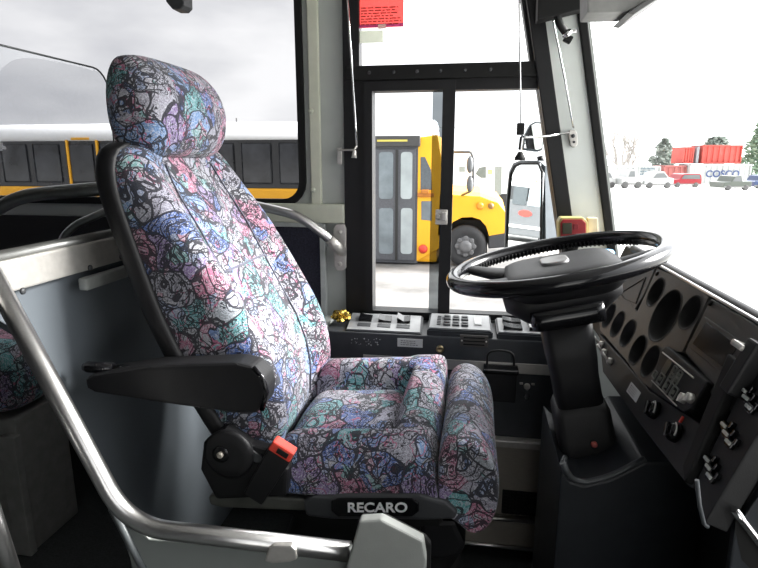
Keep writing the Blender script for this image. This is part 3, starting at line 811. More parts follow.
# ================================================================== SIDE CONSOLE
YC = 1.72
con = thing('side_console', 'slate side console under the driver window with grey switch boxes', 'console', (-.1, 1.83, ZF))
zc0 = P(430, 336, Y=YC).z; zc1 = P(430, 362, Y=YC).z
xl, xr_ = -.47, .36
k = MB(); k.box(((xl+xr_)/2, (YC+1.905)/2, (zc0+ZF)/2), (xr_-xl, 1.905-YC, zc0-ZF), .004); obj('console_body', k, CONS2, con)
k = MB(); z = P(500, 367, Y=YC).z; hgt = P(500, 360, Y=YC).z-P(500, 371, Y=YC).z
k.box(((xl+xr_)/2+.06, YC-.003, z), (xr_-xl-.14, .006, hgt*.9), .001); obj('metal_strip', k, ALU2, con, label='dull metal strip along the front')
SWT = mat('console_top_sheen', (.26, .265, .27), .35, bump=.1, bscale=700)  # sky sheen is put into this paler top colour
def switch_box(pxa, pxb, name='switch_box'):
    """px corners: back-left, back-right, front-left, front-right tops"""
    bl, br = P(*pxa[0], Y=1.885), P(*pxa[1], Y=1.885); fl, fr2 = P(*pxb[0], Y=YC+.005), P(*pxb[1], Y=YC+.005)
    bl.z = br.z = (bl.z+br.z)/2; fl.z = fr2.z = (fl.z+fr2.z)/2
    z_ = zc0-.004
    k = MB(); vs = [fl, fr2, br, bl] + [V((p.x, p.y, z_)) for p in (fl, fr2, br, bl)]
    t = bmesh.new(); q_ = [t.verts.new(v) for v in vs]
    for f in ((0, 1, 2, 3), (7, 6, 5, 4), (0, 4, 5, 1), (1, 5, 6, 2), (2, 6, 7, 3), (3, 7, 4, 0)): t.faces.new([q_[i] for i in f])
    bmesh.ops.recalc_face_normals(t, faces=t.faces[:])
    bmesh.ops.bevel(t, geom=t.edges[:], offset=.004, segments=2, affect='EDGES'); k.merge(t)
    o = obj(name, k, CONS, con)
    e1 = (fr2-fl); e2 = (bl-fl); n_ = e1.cross(e2).normalized()
    def S(s_, t_, h=0): return fl+(br-bl+e1)*.5*s_+e2*t_+n_*h+((bl-fl)-(e2))*0
    k = MB(); k.prism([S(.03, .06), S(.97, .06), S(.97, .94), S(.03, .94)], n_*.003, .001)
    pl = obj('top_plate', k, SWT, o, label='top plate with sky sheen in its paler grey')
    return o, S, n_
bA, S, nn = switch_box(((351, 313), (423.5, 315)), ((344, 331), (422, 334)))
for s_ in (.24, .50, .75):
    k = MB(); k.prism([S(s_-.085, .22, .003), S(s_+.085, .22, .003), S(s_+.085, .38, .003), S(s_-.085, .38, .003)], nn*.002, 0); obj('switch_tab', k, DGR, bA)
    k = MB(); a, b, c, d = S(s_-.085, .48, .003), S(s_+.085, .48, .003), S(s_+.085, .78, .003), S(s_-.085, .78, .003)
    up_ = nn*(.012 if s_ < .7 else .02)
    mid1, mid2 = (a+b)/2+nn*.003, (c+d)/2+nn*.003
    k.loft([[a, d, d+up_, a+up_], [mid1, mid2, mid2+nn*.004, mid1+nn*.004], [b, c, c+up_*.5, b+up_*.5]], False); obj('rocker_switch', k, BLKG, bA)
k = MB(); p = P(410, 343, Y=YC-.002); k.box((p.x, YC-.001, p.z), (.082, .002, .028)); s1 = obj('info_label', k, PAPER, con, label='small white printed label')
k = lines_on(MB(), (p.x, YC-.0022, p.z), (1, 0, 0), (0, 0, 1), .08, .026, 3, seed=3); obj('print', k, mat('grey_print', (.12, .12, .12), .6), s1)
k = MB(); rnd = random.Random(4)
for i in range(26):
    p = P(350+rnd.random()*30, 338+rnd.random()*8, Y=YC-.001); k.ico(p, .003*rnd.uniform(.4, 1), 1)
o = obj('paint_chip', k, mat('chip_grey', (.30, .32, .32), .6), con); o['kind'] = 'stuff'
bB, S, nn = switch_box(((430, 313), (490, 315.5)), ((427, 329), (493, 332.5)))
for s_ in (.30, .44, .58):
    for t_ in (.30, .64):
        k = MB(); k.prism([S(s_-.055, t_-.11, .003), S(s_+.055, t_-.11, .003), S(s_+.055, t_+.11, .003), S(s_-.055, t_+.11, .003)], nn*.006, .001); 
        k.prism([S(s_-.04, t_-.02, .008), S(s_+.04, t_-.02, .008), S(s_+.04, t_+.08, .008), S(s_-.04, t_+.08, .008)], nn*.004, .001); obj('push_button', k, DGR, bB)
k = MB(); k.prism([S(.73, .30, .003), S(.84, .30, .003), S(.84, .74, .003), S(.73, .74, .003)], nn*.004, .001); obj('pale_button', k, PAPER, bB, label='pale square button')
k = MB()
for i in range(6): k.prism([S(.14, .22+.1*i, .003), S(.20, .22+.1*i, .003), S(.20, .26+.1*i, .003), S(.14, .26+.1*i, .003)], nn*.002, 0)
obj('slot_panel', k, DGR, bB)
bC, S, nn = switch_box(((495, 317), (560, 321)), ((497, 333), (566, 337)))
for s_, t_ in ((.24, .70), (.24, .30), (.62, .70), (.62, .30)):
    k = MB(); a, b, c, d = S(s_-.14, t_-.13, .003), S(s_+.14, t_-.13, .003), S(s_+.14, t_+.13, .003), S(s_-.14, t_+.13, .003)
    m1, m2 = (a+b)/2+nn*.004, (c+d)/2+nn*.004
    k.loft([[a, d, d+nn*.014, a+nn*.014], [m1, m2, m2+nn*.004, m1+nn*.004], [b, c, c+nn*.008, b+nn*.008]], False); obj('rocker_switch', k, BLKG, bC)
p = P(440, 349, Y=YC-.002); k = MB(); k.lathe((p.x, YC, p.z), (0, -1, 0), [(.013, 0), (.013, .006), (.009, .010), (.006, .008), (.003, .004)], 20); obj('console_lock', k, mat('brass', (.42, .34, .20), .35, 1), con, label='round brass lock')
p = P(474, 341, Y=YC-.002); k = MB(); k.box((p.x, YC-.002, p.z), (.088, .004, .038), .001); vp = obj('slotted_plate', k, mat('plate_dark', (.06, .055, .05), .4), con, label='dark riveted rating plate')
k = MB()
for i in range(3): k.box((p.x, YC-.005, p.z+.011-.011*i), (.066, .003, .004))
obj('plate_row', k, BLK2, vp)
for s_ in (-1, 1):
    k = MB(); k.lathe((p.x+s_*.038, YC-.004, p.z), (0, -1, 0), [(.003, 0), (.003, .001), (.001, .002)], 8); obj('rivet', k, ALU2, vp)
# kick panel below: upper lip, brushed plate, grille, step
kp_ = thing('kick_panel', 'brushed metal kick panel with black grille below the side console', 'panel', (.2, 1.70, ZF))
zz = lambda py: P(525, py, Y=1.70).z
k = MB(); k.box((.07, 1.708, (zz(448)+zz(516))/2), (.62, .02, zz(448)-zz(516)), .002); obj('brushed_plate', k, ALU, kp_)
k = MB(); k.box((.07, 1.700, (zz(440)+zz(447))/2), (.62, .034, zz(440)-zz(447)), .004); obj('upper_lip', k, ALU2, kp_)
k = MB(); k.box((.07, 1.695, (zz(518)+zz(542))/2), (.62, .045, zz(518)-zz(542)), .004); obj('lower_step', k, ALU, kp_)
k = MB(); k.tube([(-.24, 1.669, zz(516)), (.38, 1.669, zz(516))], .006, 8); k.tube([(-.24, 1.669, zz(543)), (.38, 1.669, zz(543))], .006, 8); obj('step_nosing', k, STEEL, kp_)
gx0, gx1 = P(502, 500, Y=1.695).x, P(562, 500, Y=1.695).x; z0_, z1_ = zz(514), zz(491)
k = MB(); k.box(((gx0+gx1)/2, 1.696, (z0_+z1_)/2), (gx1-gx0, .008, z1_-z0_), .002)
for i in range(7):
    for j in range(9): k.box((gx0+(gx1-gx0)*(j+.5)/9, 1.690, z0_+(z1_-z0_)*(i+.5)/7), ((gx1-gx0)/9*.6, .006, (z1_-z0_)/7*.45))
obj('grille', k, BLK2, kp_, label='black slotted grille')
# lidded black box with wire handle hung on the console
yb = YC-.040; pb = P(499.5, 379, Y=yb)
lb_ = thing('lidded_box', 'black box with thin loop handle hanging on the console front', 'box', (pb.x, yb, P(500, 402, Y=yb).z))
a, b = P(485, 366.5, Y=yb), P(515.5, 402, Y=yb)
k = MB(); k.box(((a.x+b.x)/2, yb+.0135, (a.z-.012+b.z)/2), (b.x-a.x, .045, a.z-b.z-.012), .004); obj('box_shell', k, BLK, lb_)
k = MB(); k.box(((a.x+b.x)/2, yb+.0095, a.z-.010), (b.x-a.x+.008, .052, .016), .004); obj('lid', k, BLKG, lb_)
h0 = P(487, 366, Y=yb-.01); h1 = P(514, 366, Y=yb-.01)
k = MB(); k.tube(fillet([h0, P(487.5, 352, Y=yb-.01), P(500, 350, Y=yb-.01), P(514, 353, Y=yb-.01), h1], .03), .0035, 8); obj('loop_handle', k, BLK2, lb_)
o_ = P(498.5, 383, Y=yb-.008)
k = MB(); k.plate([(o_.x+x, yb-.0075, o_.z+z) for x, z in rrect(-.025, -.014, .025, .014, .003)], [[(o_.x+x, yb-.0075, o_.z+z) for x, z in rrect(-.023, -.012, .023, .012, .002)]], (0, .001, 0))
k.plate([(o_.x+x, yb-.0075, o_.z+z) for x, z in rrect(-.009, -.011, .009, .011, .004)], [[(o_.x+x, yb-.0075, o_.z+z) for x, z in rrect(-.0065, -.0085, .0065, .0085, .003)]], (0, .001, 0))
k.box((o_.x, yb-.007, o_.z), (.003, .001, .012))
obj('emblem', k, mat('emblem_grey', (.32, .32, .32), .4), lb_, label='pale outlined emblem')
ky = P(527, 388, Y=YC-.006)
key = thing('console_key', 'small silver key in the lock of the console front', 'key', ky)
k = MB(); k.lathe((ky.x, YC, ky.z+.004), (0, -1, 0), [(.010, 0), (.010, .006), (.006, .008)], 16); obj('lock_barrel', k, ALU2, key)
k = MB(); k.prism([(ky.x+x, YC-.012, ky.z-.004+z) for x, z in ((-.004, 0), (.004, 0), (.005, -.012), (.010, -.020), (.006, -.032), (-.004, -.032), (-.008, -.022), (-.004, -.012))], (0, -.003, 0), .0008); obj('key_bow', k, CHROME, key)
for s_ in (-1, 1):
    k = MB(); k.box((ky.x+s_*.018, YC-.003, ky.z+.013), (.010, .006, .006), .001); obj('catch', k, ALU2, key)
# crumpled gold foil and the pale ledge beneath it
pf = P(341, 317, Y=1.80); rnd = random.Random(9); k = MB()
t = bmesh.new(); bmesh.ops.create_icosphere(t, subdivisions=3, radius=.03)
for v in t.verts: v.co = V((v.co.x*1.15, v.co.y, v.co.z*.75))*rnd.uniform(.7, 1.12)
pf.z = max(pf.z, zc0+.030)
k.merge(t, Matrix.Translation(pf)); tag(obj('foil_wrapper', k, mat('gold_foil', (.85, .55, .12), .25, 1.0, var=.3, scale=60)), 'crumpled gold foil wrapper at the rear end of the side console', 'wrapper')
pb_ = P(337, 336, Y=1.76); k = MB(); k.box((xl-.041, 1.80, (ZF+.001+zc0+.004)/2), (.075, .17, zc0+.003-ZF), .004); tag(obj('ledge_block', k, mat('pale_grey_block', (.55, .57, .55), .5)), 'pale grey ledge block under the gold foil at the console end', 'ledge')

# ================================================================== WALL FITTINGS
# dark cloth panel in a pale frame below the cream trim
yy = YW-.012
wp_ = thing('wall_panel', 'dark cloth wall panel in pale frame beneath the rear side window', 'panel', (-.72, yy, .42))
pr = P(322, 300, Y=yy).x; pt_ = P(300, 227, Y=yy).z
k = MB(); k.box((pr-.25, yy+.002, .45), (.5, .016, 2*(pt_-.45)), .003); obj('cloth_insert', k, NAVY, wp_)
k = MB(); k.box((pr+.010, yy-.004, .45), (.020, .024, 2*(pt_-.45)+.03), .003); k.box((pr-.24, yy-.004, pt_+.010), (.50, .024, .018), .003); obj('panel_frame', k, mat('frame_pale', (.42, .44, .43), .5), wp_, label='pale grey frame')
# grab handle by the driver's window
yh = 1.84
gh_ = thing('grab_handle', 'bent steel grab handle on the wall between seat and driver window', 'handle', P(340, 260, Y=yh))
k = MB(); path = fillet([P(225, 200, Y=yh-.02), P(268, 208, Y=yh-.02), P(300, 216, Y=yh-.02), P(326, 236, Y=yh), P(335, 245, Y=yh+.02), P(340, 250, Y=yh+.06)], .06, 6)
k.tube(path, .0155, 16); obj('tube', k, STEEL, gh_)
pp = P(340, 248, Y=YW-.03); k = MB(); k.prism([P(*p, Y=YW-.03) for p in ((333, 229), (336, 224), (344, 224), (346, 229), (346, 268), (343, 271), (337, 271), (334, 266))], (0, .026, 0), .003); obj('bracket_plate', k, ALU2, gh_)
for py in (232, 264):
    k = MB(); p = P(340, py, Y=YW-.031); k.lathe(p, (0, -1, 0), [(.009, 0), (.008, .004), (.003, .006)], 6, False); obj('bolt', k, ALU2, gh_)
k = MB(); k.tube([P(329, 239, Y=yh), P(336, 246, Y=yh+.02), P(341, 251, Y=yh+.05), P(344, 254, Y=YW-.02)], .02, 14, rs=[.0165, .019, .018, .010]); obj('end_ferrule', k, ALU2, gh_)

# roller-shade guide rods
def rod_thing(label, pts, r, name='shade_guide_rod'):
    t = thing(name, label, 'rod', pts[-1]); obj('rod', MB().tube(pts, r, 8), CHROME, t); return t
r1 = rod_thing('thin steel shade rod along the black frame left of the red notice', [P(344, -60, Y=1.87), P(350, 40, Y=1.87), P(355.5, 122, Y=1.87), P(356.5, 146, Y=1.87)], .0035)
k = MB(); k.tube([P(356.5, 146, Y=1.87), P(354, 150, Y=1.87), P(341, 150, Y=1.87), P(339, 150, Y=1.90)], .0035, 8); k.tube([P(354.5, 150, Y=1.87), P(354, 158, Y=1.87)], .008, 10, rs=[.005, .009]); obj('end_clip', k, ALU2, r1)
k = MB(); p = P(340, 156, Y=1.905); k.box((p.x, 1.90, p.z), (.016, .012, .055), .003); obj('wall_bracket', k, ALU2, r1)
y_r = 1.80
r2 = rod_thing('thin steel shade rod hanging down across the driver window', [P(518, -60, Y=y_r), P(519.5, 40, Y=y_r), P(521, 125, Y=y_r), P(521.5, 134, Y=y_r)], .0028)
k = MB(); a, b = P(520.5, 123, Y=y_r), P(520.5, 135, Y=y_r); k.box(((a.x+b.x)/2, y_r, (a.z+b.z)/2), (.022, .022, a.z-b.z), .003); obj('clamp', k, BLK2, r2, label='black clamp')
k = MB(); a = P(521, 137, Y=y_r); k.tube([a, P(519.5, 150, Y=y_r)], .004, 8); c = P(520, 157, Y=y_r); k.lathe((c.x, c.y, c.z-.01), (0, 0, 1), [(.016, 0), (.016, .008), (.010, .018), (.006, .026)], 14); obj('bottom_stop', k, BLK2, r2)
k = MB(); k.tube([P(521, 136, Y=y_r), P(526, 137.5, Y=y_r), P(548, 136, Y=1.83), P(569.5, 132.5, Y=1.867)], .0035, 8); obj('cross_arm', k, CHROME, r2)
r3 = rod_thing('thin steel shade rod running down the pale front pillar', [P(549, -60, Y=1.86), P(553, 20, Y=1.86), P(565, 80, Y=1.86), P(573.5, 128, Y=1.865)], .003)
k = MB(); p = [P(*p, Y=1.866) for p in ((568.5, 134), (569.5, 130), (575.5, 130), (577.5, 134), (578, 144), (575, 147.5), (570.5, 146))]; k.prism(p, (0, .018, 0), .003); br_ = obj('rod_bracket', k, ALU2, r3)
k = MB(); k.lathe(P(573, 136, Y=1.866), (0, -1, 0), [(.006, 0), (.006, .006), (.003, .008)], 12); k.lathe(P(574, 142, Y=1.866), (0, -1, 0), [(.004, 0), (.004, .003), (.002, .004)], 10); obj('bracket_screw', k, DGR, br_)
# flexible black lamp stalk with metal tip on the pillar
fl_ = thing('lamp_stalk', 'short black flexible stalk with metal tip on the pale pillar top', 'lamp', P(568, 36, Y=1.84))
k = MB(); k.tube(fillet([P(556, -12, Y=1.82), P(556, 12, Y=1.82), P(560, 25, Y=1.83), P(566, 33, Y=1.84)], .05), .011, 12); obj('stalk', k, BLK2, fl_)
a = P(565, 32, Y=1.84); b = P(571, 37.5, Y=1.84); d = (b-a).normalized(); k = MB(); k.lathe(a, d, [(.010, 0), (.016, .004), (.016, .014), (.008, .02)], 14); k.box(a+d*.008+V((.018, 0, .006)), (.016, .016, .012), .003); obj('metal_tip', k, CHROME, fl_)
k = MB(); c = P(568, 39, Y=1.84); k.box(c, (.024, .02, .022), .004, Matrix.Rotation(.5, 3, 'Y')); obj('black_plug', k, BLK2, fl_)
# sun visor box top right
vz = thing('sun_visor', 'grey sun visor box hanging above the windscreen', 'sun visor', P(620, 0, Y=1.45))
pv = [P(*p, Y=1.45) for p in ((587, 12), (598, -30), (690, -60), (640, 11))]
k = MB(); k.prism([P(*p, Y=1.45) for p in ((587.5, 12.5), (587.5, -40), (665, -40), (665, -5), (628, 11.5))], (0, .10, 0), .004); obj('visor_case', k, mat('visor_grey', (.22, .22, .21), .55), vz)
k = MB(); k.prism([P(*p, Y=1.43) for p in ((627, 13), (634, 14.5), (668, -8), (668, -14))], (0, .14, 0), .002); obj('visor_edge', k, mat('visor_edge', (.10, .10, .10), .5), vz)
# dark fitting at the top of the rear window
k = MB(); k.prism([P(*p, Y=1.50) for p in ((160, -20), (166, 2), (172, 9), (180, 9), (184, 5), (183, -20))], (0, .05, 0), .004); tag(obj('ceiling_hook', k, DGR), 'dark grey fitting poking down at the top above the headrest', 'fitting')
# notices on the window
yn = yf+.015
nt_ = thing('red_notice', 'red printed notice stuck inside the top of the driver window', 'notice', P(381, 28, Y=yn))
a0, b0_ = P(359.5, 29, Y=yn), P(403.5, 26, Y=yn); ztop = P(380, -22, Y=yn).z; zbt = (a0.z+b0_.z)/2
k = MB(); k.add([(a0.x, yn, zbt), (b0_.x, yn, zbt), (b0_.x, yn, ztop), (a0.x, yn, ztop)], [(0, 1, 2, 3)]); obj('sheet', k, paper('red_paper', (.93, .10, .09)), nt_)
k = MB(); xc = (a0.x+b0_.x)/2
lines_on(k, (xc, yn-.0016, P(380, 16, Y=yn).z), (1, 0, 0), (0, 0, 1), (b0_.x-a0.x)*1.1, P(380, 5, Y=yn).z-P(380, 28, Y=yn).z, 7, margin=.08, th=.45, seed=5); obj('print', k, mat('dark_red_print', (.42, .03, .02), .6), nt_)
k = MB(); k.box((xc, yn-.0012, zbt+.006), (b0_.x-a0.x, .001, .010)); obj('magenta_edge', k, mat('magenta', (.70, .06, .22), .6), nt_)
k = MB(); p = P(382, 26.5, Y=yn); k.box((p.x, yn-.002, p.z), (.026, .001, .014)); obj('tape', k, mat('tape_pink', (.85, .5, .45), .4), nt_, label='pale strip of tape')
a, b = P(359.5, 31, Y=yn), P(383, 42.5, Y=yn); k = MB(); k.add([(a.x, yn, b.z), (b.x, yn, b.z), (b.x, yn, a.z), (a.x, yn, a.z)], [(0, 1, 2, 3)]); tag(obj('grey_sticker', k, paper('sticker_sage', (.46, .48, .40))), 'small grey-green sticker just below the red notice', 'sticker')

# ================================================================== PARTITION + RAILS + NEAR BARRIER
XP = -.86
part = thing('partition', 'blue-grey partition panel with smoked glass top behind the driver seat', 'partition', (XP, 1.3, ZF))
def yx(px, py): p = P(px, py, X=XP); return (p.y, p.z)
k = MB(); outl = [(.80, .82), (yx(40, 345)), (yx(122, 510)), (yx(140, 560)), (yx(142, 560)[0], ZF+.002), (1.92, ZF+.002), (1.92, .82)]
k.prism([(XP, y_, z) for y_, z in outl], (-.03, 0, 0), .003); obj('panel', k, PANEL, part)
k = MB(); k.box((XP+.004, 1.36, .842), (.05, 1.12, .060), .004); tb = obj('top_trim', k, ALU2, part, label='metal trim strip with bolts')
k = MB(); k.tube([(XP+.01, .80, .877), (XP+.01, 1.92, .877)], .012, 12); obj('trim_roll', k, mat('dark_metal', (.25, .25, .24), .35, .8), tb)
for px, py in ((9, 290.5), (78, 267.5), (110, 256.5)):
    k = MB(); y_, z = yx(px, py); k.lathe((XP+.029, y_, z), (1, 0, 0), [(.007, 0), (.006, .003), (.002, .004)], 12); obj('bolt', k, DGR, tb)
gt, gr = yx(50, 57)[1], yx(107, 72)[0]
gl_pts = [(.62, .885), (gr, .885)] + [(gr-.05+.05*math.cos(a), gt-.05+.05*math.sin(a)) for a in [i*PI/12 for i in range(7)]] + [(.62, gt)]
k = MB(); k.add([(XP, y_, z) for y_, z in gl_pts], [tuple(range(len(gl_pts)))]); obj('smoked_pane', k, PLEX, part, label='clear grey pane with rounded corner')
k = MB(); k.tube([(XP, y_, z) for y_, z in gl_pts[1:]], .002, 6); obj('pane_edge', k, mat('pane_edge_dark', (.05, .055, .055), .3), part)
k = MB(); a, b = P(87, 289, X=XP+.05), P(140, 264, X=XP+.05); k.box((XP+.04, (a.y+b.y)/2+.1, (a.z+b.z)/2), (.022, (b.y-a.y)+.2, .028), .006); ph = obj('holder_bar', k, mat('holder_grey', (.28, .29, .28), .4, .3), part, label='short pale grey bar fixed to the panel')

# passenger-side rails seen through the glass
yr = 1.40
k = MB(); k.tube(fillet([P(-60, 260, Y=yr), P(-12, 214, Y=yr), P(20, 196, Y=yr), P(60, 192, Y=yr), P(135, 186, Y=yr)], .12, 6), .019, 14)
tag(obj('passenger_rail', k, mat('rail_satin', (.42, .43, .42), .35, 1.0)), 'thick bent grab rail below the rear side window, behind the smoked glass', 'rail')
k = MB(); k.tube(fillet([P(58, 262, Y=1.55), P(62, 238, Y=1.55), P(75, 225, Y=1.55), P(125, 203, Y=1.55)], .06), .012, 12)
tag(obj('slanting_rail', k, mat('rail_satin', (.42, .43, .42), .35, 1.0)), 'thin slanting rail behind the smoked glass, lower than the thick one', 'rail')

# near barrier: bent tube, clamp, panel, end box
YB = .85
bar = thing('barrier_rail', 'polished steel barrier tube bending from diagonal to level in the foreground', 'rail', P(130, 520, Y=YB))
k = MB(); T = [P(-75, 150, Y=YB), P(128, 526, Y=YB), P(350, 541, Y=YB)]
T[2].z = T[1].z
k.tube(fillet(T, .085, 10), .0175, 20); obj('tube', k, STEEL, bar)
k = MB(); p = P(265, 552, Y=YB-.01); k.prism([P(*q_, Y=YB-.022) for q_ in ((264, 562), (268, 549), (273, 545.5), (291, 546), (296, 550), (297, 560), (290, 562.5), (272, 564))], (0, .03, 0), .004); obj('clamp', k, ALU2, bar, label='pressed metal clamp')
pn = thing('modesty_barrier', 'sage-grey panel below the level steel barrier tube', 'panel', (-.4, YB+.02, ZF))
k = MB(); pts = [P(116, 508, Y=YB+.022), P(150, 540, Y=YB+.022), P(375, 552, Y=YB+.022), P(375, 640, Y=YB+.022), P(175, 640, Y=YB+.022)]
pts[3].z = pts[4].z = ZF+.002
k.prism(pts, (0, .018, 0), .003); obj('sheet', k, mat('sage_panel', (.26, .28, .265), .5, var=.05, scale=12), pn)
k = MB(); k.tube([P(112, 508, Y=YB+.02), P(131, 545, Y=YB+.02), P(152, 585, Y=YB+.02)], .008, 8); obj('edge_bead', k, mat('bead_grey', (.10, .11, .115), .4), pn)
eb = thing('barrier_end_box', 'light grey chamfered end box with black gasket where the barrier tube ends', 'box', P(385, 568, Y=YB))
yA = YB-.030
fo = [P(*q_, Y=yA) for q_ in ((344, 575), (359, 521.5), (381, 520), (423, 541.5), (426, 560), (426, 620), (332, 620))]
fo[-1].z = fo[-2].z = ZF+.001
k = MB(); k.prism(fo, (0, .022, 0), .005, 3); obj('box_shell', k, LGREY, eb)
go = [P(*q_, Y=YB-.008) for q_ in ((357, 523), (362, 516), (386, 517), (426, 538), (431, 545), (430, 620), (350, 620))]
go[-1].z = go[-2].z = ZF+.001
k = MB(); k.prism(go, (0, .012, 0), .004); obj('rubber_gasket', k, BLK2, eb, label='black rubber gasket')
# second rail at the very corner
k = MB(); k.tube([P(-60, 400, Y=.70), P(-9, 508, Y=.70), P(16, 585, Y=.70)], .0135, 16); tag(obj('entrance_rail', k, STEEL), 'steel rail just showing in the bottom left corner', 'rail')

# passenger seat behind the partition
yb0, yb1 = 1.42, 1.66
xf = P(40, 400, Y=1.52).x; zb_ = P(20, 424, Y=yb0).z; zt_ = P(20, 335, Y=yb0+.1).z
ps = thing('passenger_bench', 'dark patterned passenger bench on a grey base box behind the partition', 'bench', (xf-.2, 1.5, ZF))
loops = []
for y_, kx in ((yb0, .75), (yb0+.03, .97), ((yb0+yb1)/2, 1), (yb1-.03, .97), (yb1, .75)):
    loops.append([(xf-.22+.22*kx*math.copysign(abs(math.cos(a))**.5, math.cos(a)), y_, (zb_+zt_)/2+(zt_-zb_)/2*kx*math.copysign(abs(math.sin(a))**.5, math.sin(a))) for a in [2*PI*i/24 for i in range(24)]])
obj('bench_cushion', MB().loft(loops), FAB, ps, sub=1)
loops = []
for y_, kx in ((yb0, .75), (yb0+.03, .97), ((yb0+yb1)/2, 1), (yb1-.03, .97), (yb1, .75)):
    loops.append([(xf-.47-.10*math.sin(a)+.05*kx*math.cos(a), y_, zt_+.26+.34*kx*math.copysign(abs(math.sin(a))**.7, math.sin(a))) for a in [2*PI*i/20 for i in range(20)]])
obj('bench_back', MB().loft(loops), FAB, ps, sub=1)
k = MB(); k.box((xf-.24, (yb0+yb1)/2+.01, (zb_+ZF)/2), (.42, yb1-yb0-.02, zb_-ZF), .006); bs = obj('base_box', k, mat('base_grey', (.20, .20, .19), .5), ps, label='grey metal base box')
k = MB(); k.box((xf-.05, yb0+.01, (zb_-.05+ZF)/2), (.06, .03, zb_-.05-ZF), .004); obj('base_flange', k, mat('base_grey', (.20, .20, .19), .5), bs)

# ================================================================== OUTSIDE
GRAV = mat('yard_gravel', (.60, .60, .58), .9, var=.25, scale=1.2, bump=.4, bscale=8)
g = MB(); n = 48
def gz(d): return ZG - max(0, d-44)*.035
vs = []; fs = []
rad = [0.5, 2, 4, 7, 11, 16, 22, 30, 38, 44, 50, 58, 70, 90, 140, 300]
for r in rad:
    for k_ in range(n): a = 2*PI*k_/n; vs.append((r*math.cos(a), r*math.sin(a)+1, gz(r) if r < 80 else gz(80)))
for i in range(len(rad)-1):
    for k_ in range(n): fs.append((i*n+k_, i*n+(k_+1) % n, (i+1)*n+(k_+1) % n, (i+1)*n+k_))
fs.append(tuple(range(n-1, -1, -1)))
g.add(vs, fs); struct('ground', g, GRAV)
k = MB(); k.box((-9, 8.5, ZG+.002), (21, 12.5, .004)); struct('path', k, mat('dark_gravel', (.17, .165, .16), .9, var=.45, scale=1.3, bump=.4, bscale=10))  # darker, uneven gravel sheet laid under and beside the school bus

# ---- school bus parked alongside
YS = 10.8
sb = thing('school_bus', 'yellow school bus with white roof parked alongside, folding door shut', 'bus', (-6, YS+1.2, ZG))
YEL = mat('school_bus_yellow', (.90, .44, .015), .4, var=.05, scale=4)
GRYD = mat('door_grey', (.085, .088, .10), .5)
def s(px, py, y_=YS): p = P(px, py, Y=y_); return V((p.x, y_, p.z))
xb0, xb1 = -17.0, s(438, 200).x
zbelt0, zbelt1 = s(250, 203).z, s(250, 188).z
zwt, zrt = s(200, 139).z, s(200, 126).z
zsk = s(400, 262).z
xd0, xd1 = s(373.5, 200).x, s(417, 200).x
k = MB(); k.box(((xb0+xb1)/2, YS+1.2, (zbelt1+zsk)/2), (xb1-xb0, 2.3, zbelt1-zsk), .06); obj('lower_body', k, YEL, sb)
k = MB(); k.prism([(xb0, YS+.05, zwt-.02), (xd0-.05, YS+.05, zwt-.02), (xd0-.05, YS+.06, zrt-.08), (xb0, YS+.06, zrt-.08)], (0, 2.3, 0)); 
k.loft([[(x, YS+.06, zwt-.02), (x, YS+.02, zwt), (x, YS+.05, zrt-.06), (x, YS+.25, zrt+.05), (x, YS+.8, zrt+.12), (x, YS+1.6, zrt+.12), (x, YS+2.2, zrt+.05), (x, YS+2.38, zrt-.06), (x, YS+2.4, zwt-.02)] for x in (xb0, xb1-.15)], True); obj('roof', k, WHT, sb, label='white roof')
k = MB(); k.box(((xb0+xd0)/2-.05, YS+1.2, (zwt+zbelt1)/2), (xd0-xb0-.1, 2.26, zwt-zbelt1+.02), .01); obj('window_band', k, mat('bus_window_dark', (.020, .021, .024), .25, var=.5, scale=2), sb)
pwm = mat('bus_pane', (.026, .028, .032), .12, var=.6, scale=3)
x = xd0-.45; i = 0
while x-.75 > xb0+.3:
    k = MB(); k.box((x-.36, YS+.062, (zwt+zbelt1)/2), (.62, .02, zwt-zbelt1-.16), .03); 
    k.box((x-.36, YS+.058, (zwt+zbelt1)/2+.05), (.62, .02, .03)); obj('side_window', k, pwm, sb); x -= .78
for px in (65, 95):
    a = s(px, 140); k = MB(); k.box((a.x, YS+.045, (zwt+zbelt1)/2), (.045, .05, zwt-zbelt1), .004); obj('window_pillar', k, YEL, sb)
a, b = s(70, 136), s(88, 136); k = MB(); k.box(((a.x+b.x)/2, YS+.03, zwt+.02), (b.x-a.x, .05, .05), .008); obj('marker_light', k, mat('amber', (.7, .35, .02), .4), sb)
# door bay
k = MB(); k.box(((xd0+xd1)/2, YS+.15, (zwt+zsk)/2-.02), (xd1-xd0+.04, .30, zwt-zsk), .01); obj('door_surround', k, GRYD, sb)
zdt = s(395, 147).z
k = MB(); k.box(((xd0+xd1)/2, YS-.03, (zwt+zdt)/2+.02), (xd1-xd0+.1, .12, zwt-zdt+.03), .02); dh = obj('door_header', k, mat('header_dark', (.05, .05, .05), .5), sb)
k = MB(); a, b = s(378, 141), s(408, 141); k.box(((a.x+b.x)/2, YS-.095, (zwt+zdt)/2+.03), (b.x-a.x, .01, .035)); obj('header_strip', k, mat('yellow_print', (.6, .5, .1), .5), dh, label='yellow printed strip')
door = obj('folding_door', MB().box(((xd0+xd1)/2, YS-.02, (zdt+zsk)/2), (xd1-xd0-.06, .04, zdt-zsk-.08), .01), GRYD, sb, label='grey folding door')
dgl = mat('door_glass', (.17, .20, .22), .2, var=.25, scale=3); dgl2 = mat('door_glass_bright', (.36, .40, .41), .2, var=.15, scale=3)
